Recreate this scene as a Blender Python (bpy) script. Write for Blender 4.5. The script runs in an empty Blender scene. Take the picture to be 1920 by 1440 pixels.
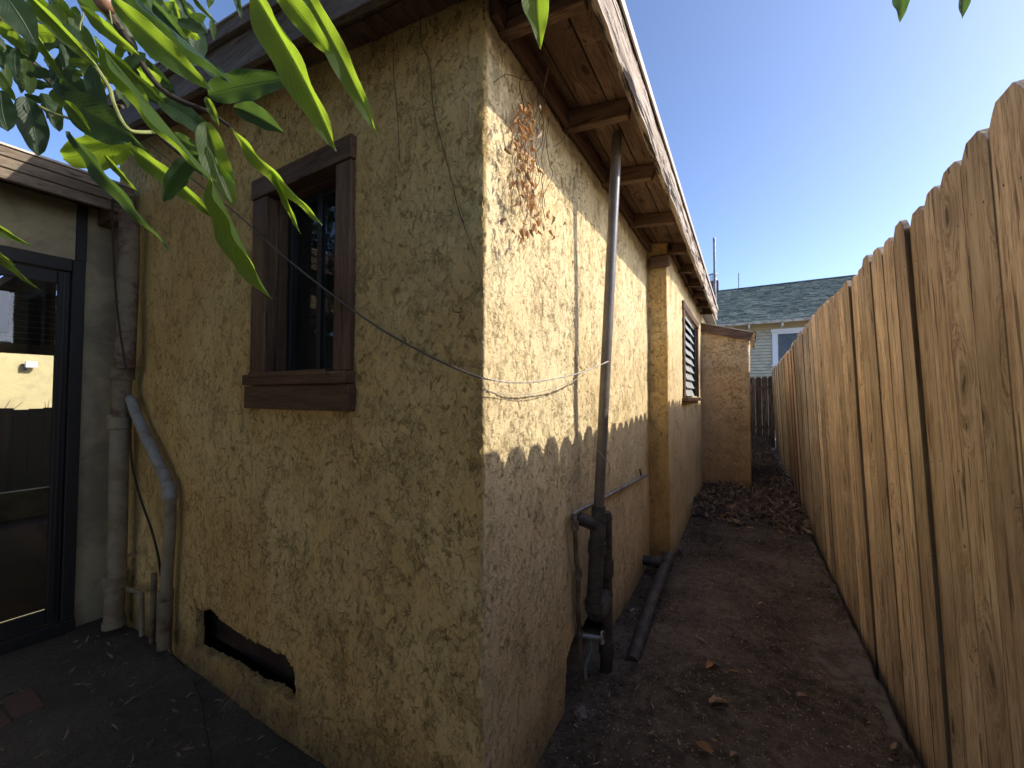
import bpy, bmesh, math, random
import numpy as np
from mathutils import Vector, Matrix, noise
from math import radians, sin, cos, pi, tan, atan2

SC = bpy.context.scene
COL = SC.collection
random.seed(7)

# ------------------------------------------------------------------ camera
F, CX, CY = 755.0, 960.0, 720.0
CM = (Matrix.Rotation(radians(30.06), 3, 'Z') @ Matrix.Rotation(radians(91.7), 3, 'X')
      @ Matrix.Rotation(radians(0.1), 3, 'Z'))
cd = bpy.data.cameras.new('camera')
cd.sensor_width = 36.0
cd.lens = F / 1920.0 * 36.0
cd.clip_start = 0.02
cd.clip_end = 400
cam = bpy.data.objects.new('camera', cd)
COL.objects.link(cam)
cam.matrix_world = CM.to_4x4()
SC.camera = cam

# ------------------------------------------------------------------ light
SUN_DIR = Vector((1.0, 0.43, 0.685)).normalized()
SUN_EL = math.asin(SUN_DIR.z)
SUN_AZ = atan2(SUN_DIR.x, SUN_DIR.y)
w = bpy.data.worlds.new('World')
SC.world = w
w.use_nodes = True
wn = w.node_tree
bg = wn.nodes['Background']
sky = wn.nodes.new('ShaderNodeTexSky')
sky.sky_type = 'NISHITA'
sky.sun_disc = False
sky.sun_elevation = SUN_EL
sky.sun_rotation = SUN_AZ
sky.altitude = 1000
sky.air_density = 0.5
sky.dust_density = 2.3
sky.ozone_density = 3.0
wn.links.new(sky.outputs[0], bg.inputs[0])
bg.inputs[1].default_value = 0.15
sl = bpy.data.lights.new('sun', 'SUN')
sl.energy = 2.0
sl.angle = radians(0.5)
sl.color = (1.0, 0.93, 0.82)
sun = bpy.data.objects.new('sun', sl)
COL.objects.link(sun)
sun.rotation_euler = SUN_DIR.to_track_quat('Z', 'Y').to_euler()
SC.view_settings.view_transform = 'Standard'
SC.view_settings.look = 'None'
SC.view_settings.gamma = 1
SC.view_settings.exposure = 1.52
SC.view_settings.use_curve_mapping = False
SC.cycles.max_bounces = 10
SC.cycles.diffuse_bounces = 6
SC.cycles.transparent_max_bounces = 16
SC.cycles.use_denoising = True

# ------------------------------------------------------------------ helpers
def ray(u, v):
    return CM @ Vector(((u - CX) / F, -(v - CY) / F, -1.0))
def at(u, v, ax, val):                     # where the sight line of a photo pixel meets a plane of the place
    d = ray(u, v)
    return d * (val / d[ax])
def dep(u, v, d):
    return ray(u, v) * d

def empty(name, label, cat, loc=(0, 0, 0), group=None):
    o = bpy.data.objects.new(name, None)
    COL.objects.link(o)
    o.location = loc
    o.empty_display_size = 0.1
    o['label'] = label
    o['category'] = cat
    if group:
        o['group'] = group
    return o
def tag(o, label, cat, group=None):
    o['label'] = label
    o['category'] = cat
    if group:
        o['group'] = group
    return o
def adopt(o, parent):
    if parent is not None:
        o.parent = parent
        m = Matrix.Identity(4)
        p = parent
        chain = []
        while p is not None:
            chain.append(p)
            p = p.parent
        for p in reversed(chain):
            m = m @ p.matrix_parent_inverse @ p.matrix_basis
        o.matrix_parent_inverse = m.inverted()
def link(name, me, mat=None, parent=None, kind=None, smooth=False):
    o = bpy.data.objects.new(name, me)
    COL.objects.link(o)
    if mat is not None and len(me.materials) == 0:
        me.materials.append(mat)
    if smooth:
        me.shade_smooth()
        if len(me.polygons) < 20000:
            me.set_sharp_from_angle(angle=radians(38))
    adopt(o, parent)
    if kind:
        o['kind'] = kind
    return o
def from_bm(name, bm, mat, parent=None, kind=None, smooth=False):
    me = bpy.data.meshes.new(name)
    bm.normal_update()
    bm.to_mesh(me)
    bm.free()
    return link(name, me, mat, parent, kind, smooth)
def box_bm(bm, x0, x1, y0, y1, z0, z1, bev=0.0):
    vs = [bm.verts.new(p) for p in ((x0, y0, z0), (x1, y0, z0), (x1, y1, z0), (x0, y1, z0),
                                    (x0, y0, z1), (x1, y0, z1), (x1, y1, z1), (x0, y1, z1))]
    fs = [bm.faces.new([vs[i] for i in f]) for f in
          ((0, 3, 2, 1), (4, 5, 6, 7), (0, 1, 5, 4), (1, 2, 6, 5), (2, 3, 7, 6), (3, 0, 4, 7))]
    if bev:
        es = {e for f in fs for e in f.edges}
        bmesh.ops.bevel(bm, geom=list(es), offset=bev, segments=1, affect='EDGES')
def box(name, x0, x1, y0, y1, z0, z1, mat, parent=None, bev=0.002, kind=None):
    bm = bmesh.new()
    box_bm(bm, min(x0, x1), max(x0, x1), min(y0, y1), max(y0, y1), min(z0, z1), max(z0, z1), bev)
    return from_bm(name, bm, mat, parent, kind)
def hexa(name, pts, mat, parent=None, bev=0.0, kind=None):
    bm = bmesh.new()
    vs = [bm.verts.new(p) for p in pts]
    fs = [bm.faces.new([vs[i] for i in f]) for f in
          ((0, 3, 2, 1), (4, 5, 6, 7), (0, 1, 5, 4), (1, 2, 6, 5), (2, 3, 7, 6), (3, 0, 4, 7))]
    if bev:
        bmesh.ops.bevel(bm, geom=list({e for f in fs for e in f.edges}), offset=bev, segments=1, affect='EDGES')
    return from_bm(name, bm, mat, parent, kind)
def tube_bm(bm, pts, r, n=12, caps=True):
    pts = [Vector(p) for p in pts]
    rs = r if isinstance(r, (list, tuple)) else [r] * len(pts)
    rings = []
    ref = None
    for i, p in enumerate(pts):
        if i == 0:
            t = pts[1] - pts[0]
        elif i == len(pts) - 1:
            t = pts[-1] - pts[-2]
        else:
            t = (pts[i + 1] - p).normalized() + (p - pts[i - 1]).normalized()
        t.normalize()
        if ref is None:
            ref = Vector((0, 0, 1)) if abs(t.z) < 0.9 else Vector((1, 0, 0))
        a = ref - t * ref.dot(t)
        if a.length < 1e-4:
            a = t.orthogonal()
        a.normalize()
        ref = a
        b = t.cross(a)
        rings.append([bm.verts.new(p + (a * cos(2 * pi * k / n) + b * sin(2 * pi * k / n)) * rs[i]) for k in range(n)])
    for i in range(len(rings) - 1):
        for k in range(n):
            bm.faces.new((rings[i][k], rings[i][(k + 1) % n], rings[i + 1][(k + 1) % n], rings[i + 1][k]))
    if caps:
        bm.faces.new(list(reversed(rings[0])))
        bm.faces.new(rings[-1])
def tube(name, pts, r, mat, parent=None, n=12, caps=True, kind=None):
    bm = bmesh.new()
    tube_bm(bm, pts, r, n, caps)
    return from_bm(name, bm, mat, parent, kind, smooth=True)
def spline(ps, n=8):
    ps = [Vector(p) for p in ps]
    if len(ps) < 3:
        return ps
    q = [ps[0] * 2 - ps[1]] + ps + [ps[-1] * 2 - ps[-2]]
    out = []
    for i in range(1, len(q) - 2):
        for k in range(n):
            t = k / n
            a, b, c, d = q[i - 1], q[i], q[i + 1], q[i + 2]
            out.append(0.5 * ((2 * b) + (c - a) * t + (2 * a - 5 * b + 4 * c - d) * t * t + (3 * b - a - 3 * c + d) * t ** 3))
    out.append(ps[-1])
    return out

# ------------------------------------------------------------------ material helpers
class M:
    def __init__(s, name):
        s.m = bpy.data.materials.new(name)
        s.m.use_nodes = True
        s.nt = s.m.node_tree
        s.nt.nodes.clear()
        s.out = s.nt.nodes.new('ShaderNodeOutputMaterial')
    def n(s, t, **kw):
        nd = s.nt.nodes.new(t)
        for k, v in kw.items():
            if k.startswith('i_'):
                key = k[2:].replace('_', ' ')
                s.set(nd.inputs[key], v)
            else:
                setattr(nd, k, v)
        return nd
    def set(s, sock, v):
        if isinstance(v, bpy.types.NodeSocket):
            s.nt.links.new(v, sock)
        elif isinstance(v, (tuple, list)) and len(v) == 3 and sock.type == 'RGBA':
            sock.default_value = (*v, 1)
        else:
            sock.default_value = v
    def coord(s, scale=(1, 1, 1), rnd=False, kind='Object', rot=(0, 0, 0)):
        tc = s.n('ShaderNodeTexCoord')
        v = tc.outputs[kind]
        if rnd:
            oi = s.n('ShaderNodeObjectInfo')
            mu = s.n('ShaderNodeVectorMath', operation='SCALE')
            mu.inputs[0].default_value = (17.3, 31.7, 53.1)
            s.nt.links.new(oi.outputs['Random'], mu.inputs['Scale'])
            ad = s.n('ShaderNodeVectorMath', operation='ADD')
            s.nt.links.new(v, ad.inputs[0])
            s.nt.links.new(mu.outputs[0], ad.inputs[1])
            v = ad.outputs[0]
        mp = s.n('ShaderNodeMapping')
        mp.inputs['Scale'].default_value = scale
        mp.inputs['Rotation'].default_value = rot
        s.nt.links.new(v, mp.inputs[0])
        return mp.outputs[0]
    def noise(s, vec, scale, detail=4, rough=0.55, dist=0.0, out='Fac'):
        nd = s.n('ShaderNodeTexNoise')
        s.set(nd.inputs['Vector'], vec)
        nd.inputs['Scale'].default_value = scale
        nd.inputs['Detail'].default_value = detail
        nd.inputs['Roughness'].default_value = rough
        nd.inputs['Distortion'].default_value = dist
        return nd.outputs[0] if out == 'Fac' else nd.outputs[1]
    def ramp(s, fac, stops):
        r = s.n('ShaderNodeValToRGB')
        s.set(r.inputs[0], fac)
        e = r.color_ramp.elements
        while len(e) < len(stops):
            e.new(0.5)
        for el, (p, c) in zip(e, stops):
            el.position = p
            el.color = (*c, 1) if isinstance(c, tuple) else (c, c, c, 1)
        return r.outputs[0]
    def mix(s, a, b, fac, mode='MIX'):
        x = s.n('ShaderNodeMix', data_type='RGBA', blend_type=mode)
        s.set(x.inputs[0], fac)
        s.set(x.inputs[6], a)
        s.set(x.inputs[7], b)
        return x.outputs[2]
    def math(s, op, a, b=0.0, clamp=False):
        x = s.n('ShaderNodeMath', operation=op, use_clamp=clamp)
        s.set(x.inputs[0], a)
        s.set(x.inputs[1], b)
        return x.outputs[0]
    def bump(s, h, dist=0.002, strength=1.0, normal=None):
        b = s.n('ShaderNodeBump')
        s.set(b.inputs['Height'], h)
        b.inputs['Distance'].default_value = dist
        b.inputs['Strength'].default_value = strength
        if normal is not None:
            s.set(b.inputs['Normal'], normal)
        return b.outputs[0]
    def bsdf(s, col, rough=0.8, normal=None, spec=0.3, metal=0.0, link=True):
        b = s.n('ShaderNodeBsdfPrincipled')
        s.set(b.inputs['Base Color'], col)
        s.set(b.inputs['Roughness'], rough)
        s.set(b.inputs['Metallic'], metal)
        s.set(b.inputs['Specular IOR Level'], spec)
        if normal is not None:
            s.set(b.inputs['Normal'], normal)
        if link:
            s.nt.links.new(b.outputs[0], s.out.inputs[0])
        return b
    def hue_rand(s, col, amt=0.3):
        oi = s.n('ShaderNodeObjectInfo')
        f = s.math('MULTIPLY_ADD', oi.outputs['Random'], amt)
        f.node.inputs[2].default_value = 1 - amt / 2
        mx = s.n('ShaderNodeVectorMath', operation='SCALE')
        s.set(mx.inputs[0], col)
        s.set(mx.inputs['Scale'], f)
        return mx.outputs[0]

def stucco_mat(name, base, light, dark, vert=1.0, amp=0.008, seed=0.0):
    m = M(name)
    c0 = m.coord((1, 1, 1))
    off = m.n('ShaderNodeVectorMath', operation='ADD')
    m.set(off.inputs[0], c0)
    off.inputs[1].default_value = (seed, seed * 1.7, seed * 0.3)
    c = off.outputs[0]
    # trowelled skin with torn, wormy edges
    wob = m.noise(c, 22, 3, 0.6, out='Color')
    wv = m.n('ShaderNodeVectorMath', operation='SUBTRACT')
    m.set(wv.inputs[0], wob); wv.inputs[1].default_value = (0.5, 0.5, 0.5)
    wsc = m.n('ShaderNodeVectorMath', operation='SCALE')
    m.set(wsc.inputs[0], wv.outputs[0]); wsc.inputs['Scale'].default_value = 0.035
    wd = m.n('ShaderNodeVectorMath', operation='ADD')
    m.set(wd.inputs[0], c); m.set(wd.inputs[1], wsc.outputs[0])
    mp = m.n('ShaderNodeMapping')
    mp.inputs['Scale'].default_value = (1, 1, vert)
    m.set(mp.inputs[0], wd.outputs[0])
    big = m.noise(mp.outputs[0], 7.0, 3, 0.55)
    mid = m.noise(mp.outputs[0], 30, 7, 0.68, 0.7)
    fine = m.noise(c, 150, 4, 0.6)
    vfine = m.noise(c, 420, 2, 0.5)
    # trowelled smooth patches against rough, pitted ground
    thr = m.math('MULTIPLY_ADD', big, 0.5); thr.node.inputs[2].default_value = 0.24
    dlt = m.math('SUBTRACT', mid, thr)
    sm = m.math('MULTIPLY_ADD', dlt, 11.0, True); sm.node.inputs[2].default_value = 0.5
    patch = m.ramp(m.noise(mp.outputs[0], 8, 5, 0.62, 0.9), [(0.42, 0.0), (0.50, 1.0)])
    rg = m.math('SUBTRACT', 1.0, m.math('MULTIPLY', patch, 0.75))
    r1 = m.ramp(m.noise(mp.outputs[0], 85, 5, 0.7, 0.6), [(0.36, 0.0), (0.62, 1.0)])
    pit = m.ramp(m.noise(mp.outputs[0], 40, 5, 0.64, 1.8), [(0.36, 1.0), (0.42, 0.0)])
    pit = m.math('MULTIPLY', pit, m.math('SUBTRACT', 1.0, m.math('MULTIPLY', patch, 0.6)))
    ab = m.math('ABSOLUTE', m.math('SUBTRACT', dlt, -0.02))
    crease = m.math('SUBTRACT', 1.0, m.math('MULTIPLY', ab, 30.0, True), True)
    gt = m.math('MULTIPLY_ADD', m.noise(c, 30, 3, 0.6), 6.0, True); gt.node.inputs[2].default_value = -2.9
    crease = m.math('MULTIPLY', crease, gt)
    l2 = pit
    h = m.math('MULTIPLY', m.math('MULTIPLY', sm, m.math('ADD', m.math('MULTIPLY', rg, 0.7), 0.3)), 0.5)
    h = m.math('ADD', h, m.math('MULTIPLY', patch, 0.22))
    h = m.math('ADD', h, m.math('MULTIPLY', big, 0.8))
    h = m.math('ADD', h, m.math('MULTIPLY', mid, 0.35))
    h = m.math('ADD', h, m.math('MULTIPLY', rg, m.math('MULTIPLY', r1, 0.28)))
    h = m.math('SUBTRACT', h, m.math('MULTIPLY', crease, 0.6))
    h = m.math('SUBTRACT', h, m.math('MULTIPLY', pit, 0.45))
    # colour : pale paint, worn ridges, darker creases and pits
    at_ = m.n('ShaderNodeAttribute', attribute_name='alley_skylight')  # paler, greyer alley side stands in for skylight on the shaded wall
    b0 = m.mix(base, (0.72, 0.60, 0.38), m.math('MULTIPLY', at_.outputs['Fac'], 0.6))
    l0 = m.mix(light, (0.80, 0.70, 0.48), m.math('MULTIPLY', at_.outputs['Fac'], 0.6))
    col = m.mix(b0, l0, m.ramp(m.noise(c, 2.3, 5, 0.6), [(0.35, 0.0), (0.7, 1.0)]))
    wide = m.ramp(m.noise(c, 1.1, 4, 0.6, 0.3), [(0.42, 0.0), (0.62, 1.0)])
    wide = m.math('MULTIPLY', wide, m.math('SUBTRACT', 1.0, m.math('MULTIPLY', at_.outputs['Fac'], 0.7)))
    col = m.mix(col, tuple(x * y for x, y in zip(base, (0.86, 0.70, 0.58))), m.math('MULTIPLY', wide, 0.6))
    strk = m.ramp(m.noise(m.coord((1, 1, 0.07)), 16, 4, 0.6), [(0.56, 0.0), (0.72, 1.0)])
    col = m.mix(col, tuple(x * 0.6 for x in base), m.math('MULTIPLY', strk, 0.35))
    col = m.mix(col, tuple(x * 0.55 for x in base), m.math('MULTIPLY', m.math('SUBTRACT', 1.0, r1), m.math('MULTIPLY', rg, 0.35)))
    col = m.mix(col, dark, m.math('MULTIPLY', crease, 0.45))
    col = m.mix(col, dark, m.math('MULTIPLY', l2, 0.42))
    st = m.ramp(m.noise(m.coord((1, 1, 0.25)), 3.3, 5, 0.65), [(0.52, 0.0), (0.78, 0.7)])
    col = m.mix(col, tuple(x * 0.62 for x in base), m.math('MULTIPLY', st, 0.55))
    # splash dirt near the ground (a real stain)
    sep = m.n('ShaderNodeSeparateXYZ'); m.set(sep.inputs[0], c0)
    zz = m.math('MULTIPLY_ADD', sep.outputs[2], -3.2, True); zz.node.inputs[2].default_value = -3.55
    zz = m.math('MULTIPLY', zz, m.math('ADD', m.noise(c, 7, 4, 0.6), 0.3, True))
    col = m.mix(col, (0.09, 0.065, 0.045), m.math('MULTIPLY', zz, 0.9))
    nrm = m.bump(m.math('ADD', fine, m.math('MULTIPLY', vfine, 0.7)), 0.004, 0.8)
    m.bsdf(col, 0.9, nrm, 0.1)
    d = m.n('ShaderNodeDisplacement')
    m.set(d.inputs['Height'], h)
    d.inputs['Midlevel'].default_value = 0.8
    d.inputs['Scale'].default_value = amp
    m.nt.links.new(d.outputs[0], m.out.inputs['Displacement'])
    m.m.displacement_method = 'BOTH'
    return m.m

def wood_mat(name, c1, c2, c3, axis='Z', rough=0.75, knots=True, rnd=True, grain=1.0, amt=0.35, peel=None, bdist=0.0022, edge=0.0):
    m = M(name)
    lo, hi = 1.7 * grain, 24.0 * grain
    sc = {'Z': (hi, hi, lo), 'Y': (hi, lo, hi), 'X': (lo, hi, hi)}[axis]
    k = {'Z': (0, 1, 0.20), 'Y': (1, 0.20, 0), 'X': (0.20, 0, 1)}[axis]
    c = m.coord((1, 1, 1), rnd)
    # knots: distorted islands
    sk = m.n('ShaderNodeSeparateXYZ'); m.set(sk.inputs[0], c)
    ck = m.n('ShaderNodeCombineXYZ')
    ia, ib = {'Z': (1, 2), 'Y': (0, 1), 'X': (2, 0)}[axis]
    wk = m.noise(c, 9, 2, 0.5)
    m.set(ck.inputs[0], m.math('ADD', m.math('MULTIPLY', sk.outputs[ia], 6.0), m.math('MULTIPLY', wk, 0.4)))
    m.set(ck.inputs[1], m.math('MULTIPLY', sk.outputs[ib], 2.2))
    vor = m.n('ShaderNodeTexVoronoi', feature='F1', voronoi_dimensions='2D'); m.set(vor.inputs['Vector'], ck.outputs[0])
    vor.inputs['Scale'].default_value = 1.0
    vor.inputs['Randomness'].default_value = 1.0
    kd = vor.outputs['Distance']
    sepc = m.n('ShaderNodeSeparateXYZ'); m.set(sepc.inputs[0], vor.outputs['Color'])
    has = m.math('GREATER_THAN', sepc.outputs[0], 0.45)
    near = m.math('MULTIPLY', m.math('SUBTRACT', 1.0, m.math('MULTIPLY', kd, 2.2, True), True), has)
    mp = m.n('ShaderNodeMapping'); mp.inputs['Scale'].default_value = sc
    m.set(mp.inputs[0], c)
    # grain bends round the knot
    ad = m.n('ShaderNodeVectorMath', operation='ADD'); m.set(ad.inputs[0], mp.outputs[0])
    cmb = m.n('ShaderNodeCombineXYZ')
    for i in range(3):
        m.set(cmb.inputs[i], m.math('MULTIPLY', near, 2.6 if knots else 0.0))
    m.set(ad.inputs[1], cmb.outputs[0])
    g1 = m.noise(ad.outputs[0], 1.0, 5, 0.62, 0.4)
    g2 = m.noise(ad.outputs[0], 4.2, 4, 0.6, 0.2)
    g3 = m.noise(ad.outputs[0], 14, 2, 0.6)
    broad = m.noise(c, 2.2, 3, 0.5)
    f = m.math('ADD', m.math('MULTIPLY', g1, 0.42), m.math('ADD', m.math('MULTIPLY', g2, 0.33), m.math('MULTIPLY', g3, 0.25)))
    col = m.ramp(f, [(0.42, c3), (0.5, c1), (0.58, c2)])
    col = m.mix(col, c3, m.ramp(broad, [(0.45, 0.0), (0.7, 0.65)]))
    sl2 = m.ramp(m.noise(ad.outputs[0], 2.2, 3, 0.5), [(0.33, 1.0), (0.37, 0.0)])
    col = m.mix(col, tuple(x * 0.35 for x in c3), m.math('MULTIPLY', sl2, 0.75))
    if knots:
        core = m.ramp(kd, [(0.045, 1.0), (0.085, 0.0)])
        core = m.math('MULTIPLY', core, has)
        ring = m.ramp(kd, [(0.08, 0.2), (0.11, 0.65), (0.17, 0.15), (0.30, 0.0)])
        ring = m.math('MULTIPLY', ring, has)
        col = m.mix(col, tuple(x * 0.22 for x in c1), core)
        col = m.mix(col, tuple(x * 0.5 for x in c1), ring)
    h = m.math('SUBTRACT', m.math('ADD', m.math('MULTIPLY', g1, 1.0), m.math('ADD', m.math('MULTIPLY', g2, 0.8), m.math('MULTIPLY', g3, 0.6))), m.math('MULTIPLY', sl2, 0.7))
    if peel is not None:
        pn = m.noise(ad.outputs[0], 0.8, 7, 0.72, 1.0)
        pm = m.ramp(pn, [(0.47, 0.0), (0.52, 1.0)])
        col = m.mix(col, peel, pm)
        crk = m.ramp(m.noise(ad.outputs[0], 1.7, 5, 0.7, 0.8), [(0.43, 1.0), (0.47, 0.0)])
        col = m.mix(col, (0.03, 0.024, 0.02), m.math('MULTIPLY', crk, 0.95))
        h = m.math('SUBTRACT', m.math('ADD', h, m.math('MULTIPLY', pm, 1.2)), m.math('MULTIPLY', crk, 2.0))
    if edge:                   # edge grime, darkened to stand in for the shaded gaps between boards
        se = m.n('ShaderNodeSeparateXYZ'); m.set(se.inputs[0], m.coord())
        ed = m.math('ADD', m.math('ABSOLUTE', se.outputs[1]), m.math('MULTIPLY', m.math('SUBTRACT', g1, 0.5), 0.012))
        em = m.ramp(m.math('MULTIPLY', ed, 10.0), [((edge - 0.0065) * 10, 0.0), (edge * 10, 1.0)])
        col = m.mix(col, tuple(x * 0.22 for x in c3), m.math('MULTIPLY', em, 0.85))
        sh_ = m.ramp(m.noise(m.coord((1, 1, 0.3), True), 5, 4, 0.6), [(0.5, 0.0), (0.72, 1.0)])
        col = m.mix(col, (0.34, 0.27, 0.205), m.math('MULTIPLY', sh_, 0.45))
    col = m.hue_rand(col, amt)
    m.bsdf(col, rough, m.bump(h, bdist, 0.8), 0.08)
    return m.m

def plain(name, col, rough=0.6, metal=0.0, var=0.3, sc=18, bump=0.0008, spec=0.35, dirt=None, dsc=6):
    m = M(name)
    c = m.coord((1, 1, 1), True)
    n1 = m.noise(c, sc, 5, 0.6)
    cc = m.mix(tuple(x * (1 - var) for x in col), tuple(min(1, x * (1 + var)) for x in col), n1)
    if dirt is not None:
        cc = m.mix(cc, dirt, m.ramp(m.noise(c, dsc, 6, 0.68, 0.4), [(0.45, 0.0), (0.6, 0.9)]))
    m.bsdf(cc, rough, m.bump(m.noise(c, sc * 5, 4, 0.6), bump, 1.0), spec, metal)
    return m.m

def leaf_mat(name, col, tr, rough=0.45, trf=0.45, spec=0.35):
    m = M(name)
    uv = m.n('ShaderNodeUVMap')
    sp = m.n('ShaderNodeSeparateXYZ'); m.set(sp.inputs[0], uv.outputs[0])
    u = m.math('ABSOLUTE', m.math('SUBTRACT', sp.outputs[0], 0.5))     # distance from midrib
    v = sp.outputs[1]
    # side veins
    ph = m.math('SUBTRACT', m.math('MULTIPLY', v, 13.0), m.math('MULTIPLY', u, 9.0))
    fr = m.math('ABSOLUTE', m.math('SUBTRACT', m.math('FRACT', ph), 0.5))
    vein = m.math('SUBTRACT', 1.0, m.math('MULTIPLY', fr, 14.0, True), True)
    mid = m.math('SUBTRACT', 1.0, m.math('MULTIPLY', u, 38.0, True), True)
    vv = m.math('MAXIMUM', m.math('MULTIPLY', vein, 0.5), mid)
    nz = m.noise(m.coord((1, 1, 1), True), 55, 4, 0.6)
    cc = m.mix(tuple(x * 0.75 for x in col), tuple(min(1, x * 1.25) for x in col), nz)
    cc = m.mix(cc, tuple(min(1, x * 1.5 + 0.03) for x in col), m.math('MULTIPLY', mid, 0.7))
    t0 = m.mix(tuple(x * 0.8 for x in tr), tr, nz)
    t1 = m.mix(t0, tuple(x * 0.55 for x in tr), m.math('MULTIPLY', vv, 0.6))
    edge = m.math('MULTIPLY_ADD', u, 30.0, True); edge.node.inputs[2].default_value = -14.3
    t1 = m.mix(t1, (min(1, tr[0] * 1.6), min(1, tr[1] * 1.3), 0.3), edge)
    sp2 = m.ramp(m.noise(m.coord((1, 1, 1), True), 28, 3, 0.5), [(0.70, 0.0), (0.74, 1.0)])
    cc = m.mix(cc, (0.16, 0.11, 0.04), sp2)
    t1 = m.mix(t1, (0.20, 0.13, 0.03), sp2)
    cc = m.hue_rand(cc, 0.35)
    nrm = m.bump(m.math('ADD', vv, m.math('MULTIPLY', nz, 0.6)), 0.0012, 0.7)
    b = m.bsdf(cc, rough, nrm, spec, link=False)
    tl = m.n('ShaderNodeBsdfTranslucent'); m.set(tl.inputs[0], t1); m.set(tl.inputs[1], nrm)
    mx = m.n('ShaderNodeMixShader'); mx.inputs[0].default_value = trf
    m.nt.links.new(b.outputs[0], mx.inputs[1]); m.nt.links.new(tl.outputs[0], mx.inputs[2])
    m.nt.links.new(mx.outputs[0], m.out.inputs[0])
    return m.m

def glass_mat(name, tint=(0.85, 0.9, 0.9), clear=0.85, rough=0.02):
    m = M(name)
    fr = m.n('ShaderNodeFresnel'); fr.inputs[0].default_value = 1.45
    tr = m.n('ShaderNodeBsdfTransparent'); tr.inputs[0].default_value = (*tint, 1)
    df = m.n('ShaderNodeBsdfDiffuse')
    m.set(df.inputs[0], m.ramp(m.noise(m.coord((1, 1, 1), True), 6, 5, 0.6), [(0.3, (0.10, 0.11, 0.10)), (0.8, (0.28, 0.28, 0.25))]))
    m1 = m.n('ShaderNodeMixShader'); m1.inputs[0].default_value = 1 - clear
    m.nt.links.new(tr.outputs[0], m1.inputs[1]); m.nt.links.new(df.outputs[0], m1.inputs[2])
    gl = m.n('ShaderNodeBsdfGlossy'); gl.inputs['Roughness'].default_value = rough
    m2 = m.n('ShaderNodeMixShader')
    m.nt.links.new(fr.outputs[0], m2.inputs[0])
    m.nt.links.new(m1.outputs[0], m2.inputs[1]); m.nt.links.new(gl.outputs[0], m2.inputs[2])
    m.nt.links.new(m2.outputs[0], m.out.inputs[0])
    return m.m

def dirt_mat(name, c1, c2, speck=(0.28, 0.24, 0.19), amount=0.5):
    m = M(name)
    c = m.coord()
    n1 = m.noise(c, 1.6, 5, 0.6)
    n2 = m.noise(c, 22, 6, 0.7)
    n3 = m.noise(c, 120, 4, 0.7)
    col = m.mix(c1, c2, m.ramp(m.math('ADD', m.math('MULTIPLY', n1, 0.6), m.math('MULTIPLY', n2, 0.4)), [(0.42, 0.0), (0.58, 1.0)]))
    col = m.mix(col, tuple(x * 0.45 for x in c1), m.ramp(n3, [(0.5, 0.0), (0.68, 0.8)]))
    vor = m.n('ShaderNodeTexVoronoi', feature='F1'); m.set(vor.inputs['Vector'], c); vor.inputs['Scale'].default_value = 75
    sp = m.n('ShaderNodeSeparateXYZ'); m.set(sp.inputs[0], vor.outputs['Color'])
    k = m.math('MULTIPLY', m.math('LESS_THAN', vor.outputs['Distance'], 0.22), m.math('GREATER_THAN', sp.outputs[0], 0.86))
    col = m.mix(col, speck, m.math('MULTIPLY', k, amount))
    h = m.math('ADD', m.math('MULTIPLY', n2, 1.0), m.math('ADD', m.math('MULTIPLY', n3, 0.5), m.math('MULTIPLY', k, 0.5)))
    m.bsdf(col, 0.95, m.bump(h, 0.010, 0.9), 0.12)
    return m.m

# palette
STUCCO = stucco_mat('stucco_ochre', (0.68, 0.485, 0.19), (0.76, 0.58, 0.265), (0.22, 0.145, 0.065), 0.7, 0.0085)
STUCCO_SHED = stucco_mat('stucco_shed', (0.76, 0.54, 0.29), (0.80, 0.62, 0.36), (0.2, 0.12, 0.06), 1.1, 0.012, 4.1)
CREAM = plain('cream_render', (0.38, 0.33, 0.20), 0.85, var=0.15, sc=9, bump=0.0015, dirt=(0.22, 0.19, 0.13), dsc=3)
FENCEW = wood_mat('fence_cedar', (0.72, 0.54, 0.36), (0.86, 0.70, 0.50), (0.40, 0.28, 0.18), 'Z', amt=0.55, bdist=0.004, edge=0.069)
OLDW = wood_mat('old_fence_wood', (0.17, 0.115, 0.075), (0.28, 0.20, 0.14), (0.07, 0.05, 0.035), 'Z', amt=0.6)
BROWNW = wood_mat('brown_painted_wood', (0.13, 0.075, 0.048), (0.17, 0.105, 0.07), (0.085, 0.05, 0.032), 'Y', 0.6, knots=False, amt=0.25, bdist=0.001)
BROWNWX = wood_mat('brown_painted_wood_x', (0.15, 0.09, 0.06), (0.20, 0.125, 0.085), (0.09, 0.055, 0.037), 'X', 0.6, knots=False, amt=0.25, bdist=0.001)
SOFFITW = wood_mat('soffit_wood', (0.15, 0.095, 0.065), (0.21, 0.135, 0.09), (0.09, 0.055, 0.038), 'Y', 0.65, knots=True, amt=0.3, bdist=0.0012)
FASCIAW = wood_mat('peeling_fascia', (0.52, 0.45, 0.37), (0.68, 0.61, 0.52), (0.26, 0.20, 0.15), 'Y', 0.8, knots=False, grain=0.7, amt=0.15, peel=(0.42, 0.34, 0.27), bdist=0.004)
RAKEW = wood_mat('rake_board', (0.17, 0.135, 0.115), (0.23, 0.19, 0.165), (0.12, 0.09, 0.075), 'X', 0.6, knots=False, amt=0.15, bdist=0.001)
LAPW = wood_mat('left_fascia', (0.23, 0.18, 0.13), (0.32, 0.26, 0.19), (0.12, 0.09, 0.065), 'Y', 0.7, knots=False, amt=0.3, bdist=0.002)
TRIM_Z = wood_mat('window_trim_z', (0.125, 0.075, 0.043), (0.165, 0.105, 0.065), (0.085, 0.048, 0.028), 'Z', 0.55, knots=False, amt=0.2, bdist=0.0012)
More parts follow.
